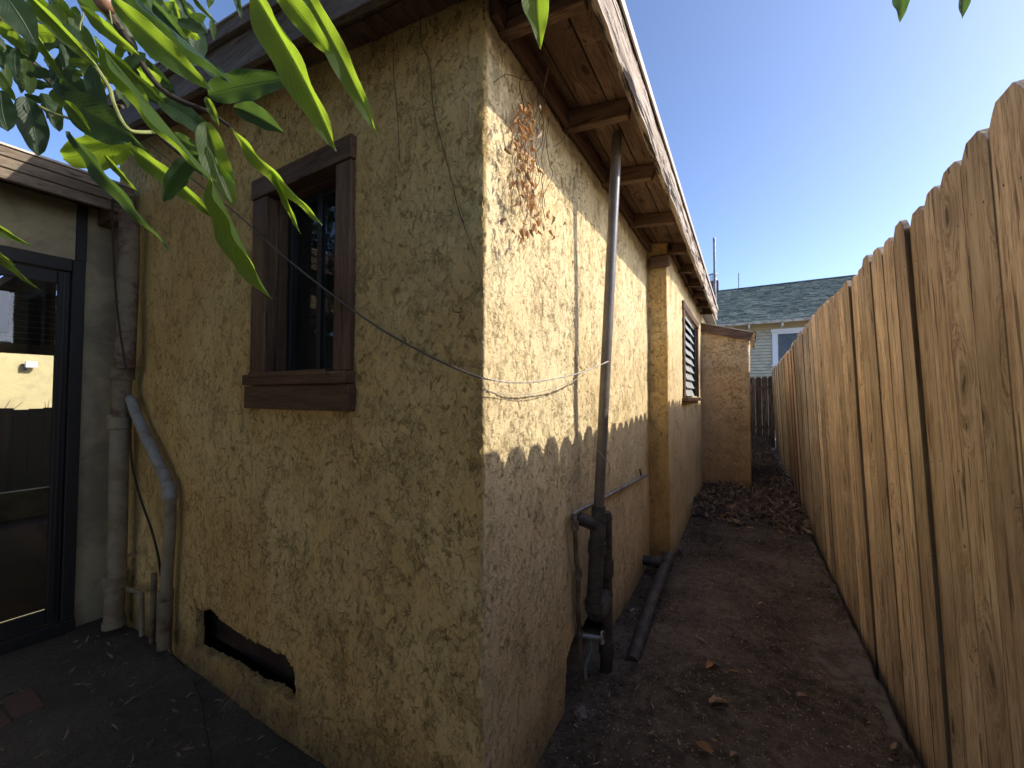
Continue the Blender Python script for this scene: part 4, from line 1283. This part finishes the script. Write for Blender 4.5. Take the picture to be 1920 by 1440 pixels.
wire('pale_tendril', [G(882, 186, YG - .015), G(882, 215, YG - .015), G(879, 238, YG - .015), G(884, 250, YG - .015)], 0.0013, WIREP,
     'short curly pale tendril high on the gable near the corner', 'vine', n=5)
wire('loose_cable', [at(318, 1180, 1, .93), at(322, 1225, 1, .90), at(345, 1250, 2, PZ + .02), at(372, 1300, 2, PZ + .02), at(385, 1360, 2, PZ + .02), at(398, 1440, 2, PZ + .02)], 0.003, STEMD,
     'thin dark cord lying across the patio from the bent pipe', 'cord')

# ------------------------------------------------------------------ leaves
def leaf_mesh(name, asp, seed, droop=0.18, fold=0.25, wave=0.05, curl=0.0, nl=14, nw=3, shape='lance', twist=0.0, side=0.0):
    """unit length leaf along +Y, width along X, normal +Z"""
    rn = random.Random(seed)
    bm = bmesh.new()
    uvl = bm.loops.layers.uv.new('UVMap')
    rows = []
    ph = rn.uniform(0, 6)
    for i in range(nl + 1):
        t = i / nl
        if shape == 'lance':
            wd = (t ** 0.75) * ((1 - t) ** 0.95) * 2.1
            wd = max(wd, 0.012 * (1 - t))
        elif shape == 'broad':
            wd = (t ** 0.55) * ((1 - t) ** 0.62) * 1.62 if t < .93 else ((.93 ** .55) * (.07 ** .62) * 1.62) * (1 - t) / .07
        else:
            wd = (t ** 0.6) * ((1 - t) ** 0.75) * 1.8
        wd *= asp / 2 * (1 + 0.035 * sin(t * 17 + ph))
        yy = t * (1 - 0.1 * droop)
        zz = -droop * (t ** 1.8) + 0.012 * sin(t * 5 + ph)
        tw = twist * t + 0.03 * sin(t * 4 + ph)
        row = []
        for k in range(-nw, nw + 1):
            s = k / nw
            x = s * wd
            z = abs(s) * wd * fold + wave * asp * (s * s) * sin(t * 19 + ph + (1.6 if s > 0 else 0)) + curl * (s * s) * wd * 2
            xr = x * cos(tw) - z * sin(tw); zr = x * sin(tw) + z * cos(tw)
            row.append((bm.verts.new((xr + side * sin(pi * t) , yy, zz + zr)), 0.5 + s * 0.5, t))
        rows.append(row)
    for i in range(nl):
        for k in range(2 * nw):
            q = (rows[i][k], rows[i][k + 1], rows[i + 1][k + 1], rows[i + 1][k])
            f = bm.faces.new([a[0] for a in q])
            for l, a in zip(f.loops, q):
                l[uvl].uv = (a[1], a[2])
    me = bpy.data.meshes.new(name)
    bm.to_mesh(me); bm.free()
    me.shade_smooth()
    return me
def place_leaf(me, B, T, roll, width_scale=1.0, parent=None, name='leaf', nrm=None):
    B = Vector(B); T = Vector(T)
    y = (T - B); L = y.length; y.normalize()
    vdir = nrm if nrm is not None else -((B + T) / 2).normalized()
    z = (vdir - y * vdir.dot(y)).normalized()
    x = y.cross(z)
    Rm = Matrix((x, y, z)).transposed().to_4x4()
    Rm = Rm @ Matrix.Rotation(roll, 4, 'Y')
    o = bpy.data.objects.new(name, me)
    COL.objects.link(o)
    o.matrix_basis = Matrix.Translation(B) @ Rm @ Matrix.Diagonal((L * width_scale, L, L, 1))
    adopt(o, parent)
    return o

TB = Vector((-1.35, -0.95, PZ))
tree = empty('leafy_tree', 'overhanging tree branch with long bright green backlit leaves', 'tree', TB)
# trunk stands behind the viewer, limb reaches over the patio
trunk_pts = [TB + Vector((0, 0, -.05)), TB + Vector((.05, .05, .9)), TB + Vector((0, .15, 1.9)), TB + Vector((.1, .35, 2.5))]
tube('trunk', spline(trunk_pts, 6), [0.085 - 0.045 * i / 18 for i in range(19)], BARK, tree, 14)
tp0 = trunk_pts[-1]
def limb(pts, r0, r1, mat=BARK, n=8):
    ps = spline(pts, 6)
    return tube('branch', ps, [r0 + (r1 - r0) * i / (len(ps) - 1) for i in range(len(ps))], mat, tree, n)
hubA = dep(60, 120, 1.0); hubB = dep(230, 60, 0.85); hubC = dep(390, 210, 0.72); hubD = dep(250, -200, 0.7)
limb([tp0, dep(-150, -250, 1.0), dep(-30, -20, 1.05), hubA], .035, .009)
limb([dep(-150, -250, 1.0), dep(80, -120, .9), dep(170, -20, .85), hubB], .022, .007)
limb([hubA, dep(140, 190, .95), dep(230, 200, .9)], .009, .004)
limb([hubB, dep(265, 150, .85), dep(278, 230, .84), dep(350, 300, .82)], .007, .003, STEMD)
limb([hubB, dep(300, 165, .75), hubC, dep(432, 238, .70)], .006, .0025, STEMD)
limb([tp0, dep(300, -420, .8), hubD, dep(200, -60, .62)], .02, .006)
limb([hubD, dep(420, -190, .55), dep(520, -80, .55)], .012, .004)
limb([dep(420, -190, .55), dep(700, -230, .6), dep(980, -130, .62), dep(1012, -60, .6)], .008, .002)
limb([dep(700, -230, .6), dep(1200, -300, .7), dep(1600, -160, .75), dep(1684, -60, .75)], .006, .002)
limb([dep(1600, -160, .75), dep(1760, -120, .75), dep(1815, -60, .75)], .004, .002)
limb([dep(-150, -250, 1.0), dep(-300, 100, .8), dep(-200, 330, .7), dep(-60, 400, .65)], .015, .003)
# the sunlit yellow-green twig
tube('twig', spline([dep(152, 80, .56), dep(178, 122, .56), dep(205, 165, .57), dep(212, 190, .57), dep(226, 222, .58), dep(243, 244, .58), dep(268, 248, .60), dep(292, 247, .62)], 6), 0.0026, STEMG, tree, 8)
tube('twig', spline([dep(75, 200, .8), dep(100, 213, .8), dep(130, 222, .8), dep(150, 232, .82)], 5), 0.0028, STEMG, tree, 8)
tube('twig', spline([dep(150, 10, .6), dep(157, 24, .6), dep(151, 45, .6), dep(150, 57, .6)], 5), 0.0010, STEMG, tree, 6)
fr = bmesh.new()
bmesh.ops.create_uvsphere(fr, u_segments=20, v_segments=14, radius=0.0135)
for v in fr.verts:
    v.co.z *= 1.15
fo = from_bm('fruit', fr, plain('brown_fruit', (0.30, 0.16, 0.09), 0.25, var=0.2, spec=0.6), tree, smooth=True)
fo.location = Vector(dep(197, 4, .62)) ; fo.matrix_parent_inverse = tree.matrix_basis.inverted()
tube('fruit_stem', [dep(197, 4, .62), dep(206, 22, .62), dep(210, 45, .62)], .001, STEMG, tree, 6)

hero = [  # base u,v  tip u,v  depth0 depth1  width px  roll  kind  material
    (206, -6, 392, 170, .50, .54, 78, 0.35, 'L', 0), (222, -40, 420, 160, .56, .60, 50, 1.05, 'L', 1),
    (505, -40, 616, 100, .42, .44, 64, 0.2, 'B', 0), (548, -60, 704, 252, .44, .47, 66, -0.3, 'L', 0),
    (466, -40, 625, 284, .45, .49, 70, 0.75, 'L', 0), (384, 226, 437, 384, .60, .62, 74, 0.15, 'B', 0),
    (388, 178, 535, 147, .68, .66, 76, -0.1, 'B', 1), (440, 202, 530, 246, .70, .68, 60, -0.3, 'L', 1),
    (438, 240, 601, 424, .60, .62, 36, 0.85, 'L', 0), (508, 318, 562, 438, .61, .61, 24, 0.5, 'L', 0),
    (392, 330, 500, 562, .56, .57, 46, 0.95, 'L', 0), (178, 68, 395, 342, .52, .56, 56, 0.9, 'L', 0),
    (46, -16, 180, 126, .50, .53, 42, 0.4, 'L', 0), (236, 268, 399, 411, .62, .64, 50, -0.6, 'L', 0),
    (198, 292, 257, 361, .66, .66, 22, 0.5, 'L', 0), (126, 246, 309, 468, .50, .52, 50, 0.8, 'L', 1),
    (118, 184, 250, 262, .62, .64, 110, -0.3, 'B', 1), (244, 262, 116, 300, .66, .68, 90, 0.3, 'B', 0),
    (374, 292, 304, 378, .60, .60, 48, 0.7, 'L', 1), (249, 154, 279, 214, .58, .58, 36, 0.2, 'B', 0),
    (62, 56, 125, 158, .56, .57, 24, 0.5, 'L', 0), (156, 14, 260, 106, .58, .60, 46, 0.4, 'L', 0),
    (4, 16, 52, 70, .60, .60, 36, 0.1, 'L', 0), (-10, -30, 66, 84, .45, .47, 90, 0.1, 'L', 1),
    (48, 180, 70, 290, .85, .86, 66, 0.1, 'B', 1), (2, 170, 14, 246, .80, .80, 60, 0.5, 'B', 1),
    (-50, 396, 48, 460, .55, .53, 26, 0.5, 'L', 0), (-50, 438, 72, 546, .52, .52, 32, 0.6, 'L', 0), (-40, 440, 25, 498, .55, .55, 16, 0.7, 'L', 0),
    (1010, -66, 1013, 86, .60, .58, 92, 0.1, 'L', 0), (1682, -66, 1690, 39, .72, .72, 46, 0.5, 'L', 1), (1814, -62, 1806, 33, .72, .72, 44, 0.4, 'L', 1),
    (318, -40, 355, 42, .75, .76, 30, 0.3, 'L', 1), (352, -20, 408, 46, .62, .62, 10, 0.5, 'L', 0), (438, -30, 453, 38, .60, .60, 20, 0.4, 'L', 1),
    (324, 2, 338, 50, .8, .8, 22, 0.3, 'B', 0), (342, 55, 374, 72, .8, .8, 30, 0.2, 'B', 0), (300, 20, 378, 118, .60, .62, 30, 0.7, 'L', 1),
    (285, 5, 350, 75, .70, .7, 40, 0.6, 'L', 1), (150, 78, 218, 140, .56, .57, 20, 0.5, 'L', 0), (175, 70, 310, 200, .58, .6, 34, 0.7, 'L', 0),
    (122, 190, 168, 246, .60, .61, 34, 0.3, 'B', 0), (385, 180, 410, 236, .64, .64, 26, 0.4, 'L', 0), (372, 110, 440, 170, .74, .74, 44, 0.3, 'L', 1),
    (60, 60, 108, 66, .8, .8, 44, 0.2, 'B', 0), (96, 8, 122, 44, .75, .75, 40, 0.1, 'B', 0), (12, 66, 48, 90, .8, .8, 38, 0.1, 'B', 0),
    (330, 250, 412, 342, .72, .70, 66, -0.5, 'L', 1), (190, 200, 310, 330, .74, .74, 44, 0.5, 'L', 1), (300, 190, 392, 250, .8, .8, 60, 0.3, 'B', 1),
    (405, 300, 440, 350, .62, .62, 26, 0.3, 'B', 0), (235, 120, 330, 212, .86, .86, 60, 0.3, 'L', 1),
]
tmats = [GREEN, GREEN_SHADE]  # lit leaf colour, then its shaded copy
for i, (u0, v0, u1, v1, d0, d1, wpx, roll, kd, mi) in enumerate(hero):
    B = dep(u0, v0, d0); T = dep(u1, v1, d1)
    L = (T - B).length
    wm = wpx / F * (d0 + d1) / 2 / max(0.35, cos(roll))
    me = leaf_mesh('leaf', 1.0, i, droop=0.02 + 0.05 * random.random(), fold=0.10 + 0.25 * random.random(), wave=0.018,
                   nl=26, nw=4, shape='lance' if kd == 'L' else 'broad', twist=random.uniform(-.25, .25), side=random.uniform(-.10, .10))
    me.materials.append(tmats[mi])
    y_ = (T - B).normalized(); z_ = -((B + T) / 2).normalized(); z_ = (z_ - y_ * z_.dot(y_)).normalized(); x_ = y_.cross(z_)
    best = None
    for sg in (-1, 1):             # the blade turns its back to the sun or stands edge-on to it
        a_ = roll * sg
        dn_ = (x_ * sin(a_) + z_ * cos(a_)).dot(SUN_DIR)
        key = dn_ if mi == 0 else abs(dn_)
        if best is None or key < best[0]:
            best = (key, a_)
    place_leaf(me, B, T, best[1], wm / L * 0.85, tree)
# unseen crown leaves added over and behind the viewer to shade gable and patio
CT = CM.transposed()
def in_view(p, m=1.12):
    c = CT @ p
    if c.z > -0.02: return False
    return abs(c.x / -c.z) < m * CX / F and abs(c.y / -c.z) < m * CY / F
cv = []; cf = []
rc_ = random.Random(77)
while len(cf) < SHADE_CROWN_N * 2:
    p = Vector((rc_.uniform(-7, 1.9), rc_.uniform(-3.6, 0.3), rc_.uniform(-0.3, 4.4)))
    q_ = Vector(((p.x + 2.3) / 4.2, (p.y + 1.6) / 1.9, (p.z - 2.3) / 2.0))
    if q_.length > 1.05 + 0.15 * noise.noise(p * 1.5): continue
    if p.length < 0.8 or in_view(p, 1.25): continue
    if p.x > 0.2: continue
    a = Vector((rc_.gauss(0, 1), rc_.gauss(0, 1), rc_.gauss(-.6, .6))).normalized()
    b = a.cross(Vector((rc_.gauss(0, .4), rc_.gauss(0, .4), 1))).normalized()
    nrm_ = a.cross(b)
    L_ = rc_.uniform(.10, .17); W_ = L_ * 0.19
    n0 = len(cv)
    cv += [p, p + a * L_ * .45 + b * W_ + nrm_ * .01, p + a * L_, p + a * L_ * .45 - b * W_ + nrm_ * .01]
    cf += [(n0, n0 + 1, n0 + 2), (n0, n0 + 2, n0 + 3)]
cme = bpy.data.meshes.new('shade_crown')
cme.from_pydata([v[:] for v in cv], [], cf)
link('shade_crown', cme, plain('shade_crown_green', (0.05, 0.085, 0.03), 0.6, var=0.4, sc=4), tree, 'stuff')
# filling foliage deeper in the crown
fill = []
for s_ in range(8):
    me = leaf_mesh('leaf', 0.36 + 0.03 * s_, 100 + s_, droop=0.15, fold=0.25, wave=0.05, nl=10, nw=2, shape='lance' if s_ % 2 else 'broad', twist=0.3)
    me.materials.append(GREEN_SHADE if s_ % 3 else GREEN)
    fill.append(me)
rf = random.Random(21)
cnt = 0
def in_crown(u, v):
    if u < 0: return v < 130
    lim = 205 - 0.10 * u
    if 60 < u < 330: lim = 200 - 0.08 * (u - 60)
    if u > 300: lim = 175 - (u - 300) * 1.35
    return v < lim
while cnt < 150:
    u = rf.uniform(-60, 400); v = rf.uniform(-120, 205)
    if not in_crown(u, v):
        continue
    d = rf.uniform(0.75, 1.15)
    B = dep(u, v, d)
    a = rf.gauss(0.9, 0.7)
    l = rf.uniform(0.05, 0.11)
    dirc = (CM @ Vector((cos(a), -abs(sin(a)) - 0.15, rf.uniform(-.5, .5)))).normalized()
    T = B + dirc * l
    if not in_crown(CX + F * (CM.transposed() @ T).x / -(CM.transposed() @ T).z, (CY - F * (CM.transposed() @ T).y / -(CM.transposed() @ T).z) - 45):
        continue
    place_leaf(rf.choice(fill), B, T, rf.uniform(-.9, .9), 1.0, tree)
    cnt += 1

# dried vine on the alley wall
vine = empty('dried_vine', 'dried brown vine with withered leaves hanging on the sunlit wall near the corner', 'vine', A(985, 180))
rv = random.Random(4)
for k in range(16):
    u = 1005 + rv.uniform(-28, 20); v = 135 + rv.uniform(-10, 40)
    pts = []
    for j in range(8):
        pts.append(A(u, v, XW + 0.018 + rv.random() * 0.025))
        v += rv.uniform(22, 46); u += rv.uniform(-16, 13) + (985 - u) * 0.12
        if v > 445: break
    if len(pts) > 2:
        tube('stem', spline(pts, 4), 0.0008 + 0.0006 * rv.random(), STEMM if k % 3 else STEMD, vine, 5)
tube('stem', spline([A(1028, 128, XW + .1), A(1022, 155, XW + .06), A(1015, 185, XW + .04), A(1000, 230, XW + .03), A(985, 300, XW + .03), A(990, 380, XW + .03)], 6), 0.0022, STEMM, vine, 6)
tube('stem', spline([A(1070, 210, XW + .12), A(1068, 235, XW + .1), A(1055, 262, XW + .06), A(1038, 275, XW + .03)], 6), 0.001, STEMD, vine, 5)
tube('stem', spline([A(1018, 150, XW + .05), A(985, 150, XW + .05), A(950, 140, XW + .03), A(925, 155, XW + .02)], 6), 0.001, STEMD, vine, 5)
dl = []
for s_ in range(5):
    me = leaf_mesh('dry_leaf', 0.60, 200 + s_, droop=0.35, fold=0.8, wave=0.16, curl=0.35, nl=8, nw=2, shape='oval', twist=0.7)
    me.materials.append(DRYL)
    dl.append(me)
dlt_ = []
for me in dl[:2]:
    m2 = me.copy(); m2.materials.clear(); m2.materials.append(TANL); dlt_.append(m2)
spots = []
for k in range(125):
    t = rv.random()
    v = 190 + 245 * t
    cu = 992 - 8 * sin(t * 5) + (-6 if t > .6 else 0)
    u = cu + rv.gauss(0, 12 if t < .8 else 20)
    spots.append((u, v))
spots += [(1027, 205), (1028, 212), (1033, 302), (1018, 425), (1008, 428), (1038, 442), (1072, 488), (975, 445), (962, 430), (1079, 130), (984, 205), (1060, 200)]
for (u, v) in spots:
    off = XW + 0.025 + rv.random() ** 1.5 * 0.09
    if (u, v) == (1079, 130): off = XW + 0.16
    B = A(u, v, off)
    dr = Vector((rv.uniform(-.3, .5), rv.uniform(-.8, .8), -1 - rv.random())).normalized()
    place_leaf(rv.choice(dl + dlt_[:2]), B, B + dr * rv.uniform(.016, .036), rv.uniform(-3, 3), 1.0, vine)

# ------------------------------------------------------------------ litter on the ground
lm = [leaf_mesh('litter_leaf', 0.42, 300 + s_, droop=0.35, fold=0.5, wave=0.14, curl=0.3, nl=5, nw=1, shape='lance' if s_ % 2 else 'oval', twist=0.8) for s_ in range(6)]
def joined_litter(name, n, sampler, mat, size=(0.05, 0.11), seed=1):
    rn = random.Random(seed)
    src = []
    for me in lm:
        co = np.array([v.co[:] for v in me.vertices]); fc = [tuple(p.vertices) for p in me.polygons]
        src.append((co, fc))
    V = []; Fc = []
    base = 0
    for k in range(n):
        x, y, z = sampler(rn)
        co, fc = src[rn.randrange(len(src))]
        s = rn.uniform(*size)
        Rm = (Matrix.Rotation(rn.uniform(0, 2 * pi), 3, 'Z') @ Matrix.Rotation(rn.gauss(0, .35), 3, 'X') @ Matrix.Rotation(rn.choice([0, pi]) + rn.gauss(0, .5), 3, 'Y'))
        Ra = np.array(Rm)
        V.append((co * s) @ Ra.T + np.array([x, y, z + 0.008]))
        Fc += [tuple(i + base for i in f) for f in fc]
        base += len(co)
    me = bpy.data.meshes.new(name)
    me.from_pydata(np.concatenate(V).tolist(), [], Fc)
    me.shade_smooth()
    return link(name, me, mat, None, 'stuff')
def samp_main(rn):
    while True:
        x = rn.uniform(-.52, .50); y = rn.uniform(4.5, 7.4)
        edge = 4.95 + 0.25 * noise.noise(Vector((x * 4, 0, 0)))
        if y < edge - 0.35 * rn.random(): continue
        if y > YS - 0.02 and x < 0.07: continue
        mound = 0.02 * math.exp(-((y - 5.7) / .7) ** 2) * (1.3 - x)
        return x, y, ground_h(x, y) + rn.random() ** 2 * 0.05 + mound * rn.random()
lt = joined_litter('leaf_litter', 2300, samp_main, LITTER, seed=1)
tag(lt, 'deep drift of brown fallen leaves in front of the lean-to closet', 'fallen leaves')
def samp_far(rn):
    y = rn.uniform(7.4, 13.1); x = rn.uniform(.07 if y < 8.2 else -.5, .55)
    return x, y, ground_h(x, y) + rn.random() ** 2 * 0.04
lt = joined_litter('leaf_litter', 1500, samp_far, LITTER, seed=2)
tag(lt, 'fallen leaves heaped at the far end of the alley by the back fence', 'fallen leaves')
def samp_tan(rn):
    x, y, z = samp_main(rn)
    return x, y, z + .012
lt = joined_litter('leaf_litter', 620, samp_tan, TANL, seed=3)
tag(lt, 'paler dry leaves scattered over the brown leaf drift', 'fallen leaves')
def samp_frag(rn):
    while True:
        x = rn.uniform(-.62, .47); y = rn.uniform(1.1, 5.0)
        k = 0.12 + 0.5 * abs(x + .05) + 0.12 * max(0, y - 3)
        if rn.random() < k:
            return x, y, ground_h(x, y) - 0.003
lt = joined_litter('leaf_fragments', 420, samp_frag, LITTER, size=(0.014, 0.038), seed=6)
tag(lt, 'small broken bits of dead leaf scattered along both sides of the path', 'leaf bits')
lt = joined_litter('leaf_fragments', 260, samp_frag, TANL, size=(0.012, 0.03), seed=16)
tag(lt, 'pale tan flakes of dry leaf sprinkled over the path dirt', 'leaf bits')
bm = bmesh.new()
rn = random.Random(31)
for k in range(1300):
    side = rn.random()
    x = -.66 + abs(rn.gauss(0, .12)) if side < .5 else (.50 - abs(rn.gauss(0, .07)) if side < .75 else rn.uniform(-.6, .48))
    y = rn.uniform(1.0, 5.2)
    if x < XW2 + .02 and y > YJ - .02: x += .18
    s_ = rn.uniform(.003, .010) * (1.5 if rn.random() < .07 else 1)
    z = ground_h(x, y)
    top_ = bm.verts.new((x + rn.uniform(-.3, .3) * s_, y, z + s_ * rn.uniform(.5, 1.0)))
    n_ = 6
    ra = [bm.verts.new((x + s_ * rn.uniform(.7, 1.2) * cos(2 * pi * q / n_), y + s_ * rn.uniform(.7, 1.2) * sin(2 * pi * q / n_), z + s_ * rn.uniform(.15, .5))) for q in range(n_)]
    rb = [bm.verts.new((v.co.x, v.co.y, z - .004)) for v in ra]
    for q in range(n_):
        bm.faces.new((ra[q], ra[(q + 1) % n_], top_)); bm.faces.new((rb[q], rb[(q + 1) % n_], ra[(q + 1) % n_], ra[q]))
cl_ = from_bm('dirt_clods', bm, ALLEY, None, kind='stuff', smooth=True)
tag(cl_, 'little clods and pebbles of dirt gathered along the wall and fence', 'clods')
def samp_patio(rn):
    x = rn.uniform(-3.5, -.8); y = YG - .03 - abs(rn.gauss(0, .5))
    return x, y, patio_h(x, y) - 0.003
lt = joined_litter('leaf_fragments', 240, samp_patio, LITTER, size=(0.012, 0.045), seed=26)
tag(lt, 'dead leaf bits gathered on the patio along the foot of the gable', 'leaf bits')
# small chips and crumbs on the dirt
bm = bmesh.new()
rn = random.Random(9)
for k in range(3500):
    x = rn.uniform(-.66, .5); y = rn.uniform(1.0, 4.8)
    z = ground_h(x, y)
    s = rn.uniform(.0014, .0050) * (1.6 if rn.random() < .06 else 1)
    vs = [bm.verts.new((x + s * rn.uniform(.6, 1.4) * cos(a), y + s * rn.uniform(.6, 1.4) * sin(a), z + 0.001)) for a in (0, 1.57, 3.14, 4.71)]
    tpv = bm.verts.new((x, y, z + s * rn.uniform(.6, 1.2)))
    for j in range(4):
        bm.faces.new((vs[j], vs[(j + 1) % 4], tpv))
for k in range(260):
    x = rn.uniform(-.62, .48); y = rn.uniform(1.0, 4.9); z = ground_h(x, y) + .003
    a = rn.uniform(0, pi); l = rn.uniform(.01, .045)
    tube_bm(bm, [(x, y, z), (x + cos(a) * l * .5, y + sin(a) * l * .5, z + .004), (x + cos(a) * l, y + sin(a) * l, z)], .0009, 4)
cr = from_bm('ground_debris', bm, plain('pale_crumbs', (0.32, 0.26, 0.20), 0.9, var=0.5, sc=8), None, kind='stuff')
tag(cr, 'tiny pale chips and twigs strewn over the alley dirt', 'debris')

# single leaves on the path
singles = [
    ((1418, 998), .10, 1, TANL, 'pale dry leaf lying just in front of the leaf drift'),
    ((1470, 1026), .11, 1, TANL, 'long tan leaf lying near the fence side of the path'),
    ((1443, 1065), .055, 0, DRYL, 'small orange brown leaf in the middle of the path'),
    ((1388, 1082), .045, 0, LITTER, 'small dark curled leaf left of the orange brown one'),
    ((1325, 1100), .06, 1, LITTER, 'narrow dark leaf on the dirt near the drain pipe'),
    ((1430, 1136), .06, 1, TANL, 'slim tan leaf lying mid path below the small curled ones'),
    ((1513, 1130), .07, 1, TANL, 'upright tan leaf by the bare concrete edge'),
    ((1304, 1203), .075, 1, TANL, 'bright tan narrow leaf on dark soil right of the drain pipe end'),
    ((1447, 1218), .04, 0, LITTER, 'little oval dark leaf alone in the centre of the path'),
    ((1335, 1255), .06, 0, DRYL, 'left leaf of the small cluster of three brown leaves'),
    ((1350, 1263), .05, 0, LITTER, 'middle leaf of the small cluster of three brown leaves'),
    ((1367, 1270), .05, 1, DRYL, 'right leaf of the small cluster of three brown leaves'),
    ((1493, 1312), .045, 0, TANL, 'small folded tan leaf right of the large crumpled leaf'),
    ((1330, 1333), .085, 0, TANL, 'largest crumpled tan leaf on the near part of the path'),
    ((1261, 1300), .06, 1, LITTER, 'thin reddish brown leaf left of the large crumpled leaf'),
    ((1335, 1432), .06, 0, DRYL, 'brown leaf at the very front of the path'),
    ((1370, 1436), .04, 0, TANL, 'tan leaf fragment at the front edge of the path'),
    ((1670, 1412), .06, 1, TANL, 'dry curled leaf and twig against the fence at the front'),
    ((1191, 1137), .06, 1, TANL, 'pale leaf between the cleanout stack and the drain pipe'),
]
cm_ = [leaf_mesh('dry_leaf', 0.34, 500 + s_, droop=0.12, fold=0.35, wave=0.06, curl=0.1, nl=12, nw=2, shape='lance', twist=0.5) for s_ in range(3)]
cb_ = [leaf_mesh('dry_leaf', 0.68, 520 + s_, droop=0.10, fold=0.3, wave=0.05, curl=0.25, nl=14, nw=3, shape='oval', twist=0.5) for s_ in range(3)]
rs = random.Random(12)
for i, ((u, v), L, slim, mt, lab) in enumerate(singles):
    p = at(u, v, 2, GZ)
    p.z = ground_h(p.x, p.y) + 0.012
    src = (cm_ if slim else cb_)[i % 3].copy()
    src.materials.append(mt)
    a = rs.uniform(0, 2 * pi)
    T = p + Vector((cos(a), sin(a), 0.10)) * L
    o = place_leaf(src, p, T, rs.gauss(0, .25), 1.0, None, 'fallen_leaf', nrm=Vector((0, 0, 1)))
    tag(o, lab, 'leaf', 'single fallen leaves on the path')
# patio bits
for i, ((u, v), (u2, v2), lab) in enumerate([((232, 1322), (268, 1296), 'pale slim dry leaf lying on the dark patio'),
                                             ((208, 1358), (220, 1366), 'tiny pale twig leaf at the left of the patio'),
                                             ((508, 1410), (528, 1396), 'small pale dry leaf on the patio below the vent'),
                                             ((60, 1425), (95, 1405), 'faint dry leaf at the front left of the patio')]):
    p = at(u, v, 2, PZ + .012); q = at(u2, v2, 2, PZ + .02)
    src = cm_[i % 3].copy(); src.materials.append(TANL)
    o = place_leaf(src, p, q, 0.2, 0.55, None, 'fallen_leaf', nrm=Vector((0, 0, 1)))
    tag(o, lab, 'leaf', 'dry leaves on the patio')
# dry grass tuft under the vent
bm = bmesh.new()
c0 = at(465, 1282, 1, YG - .05)
for k in range(16):
    a = rs.uniform(-2.9, -.2); l = rs.uniform(.06, .2)
    b0 = c0 + Vector((rs.uniform(-.05, .05), 0, rs.uniform(-.03, .02)))
    tube_bm(bm, [b0, b0 + Vector((cos(a) * l * .5, -.05 * rs.random(), .03)), b0 + Vector((cos(a) * l, sin(a) * l * .6, -.07 * rs.random() - .02))], [.0013, .001, .0005], 4)
tg = from_bm('dry_grass', bm, plain('straw', (0.30, 0.23, 0.13), 0.8), None)
tag(tg, 'tuft of dry grass stalks sticking out below the broken wall vent', 'grass')
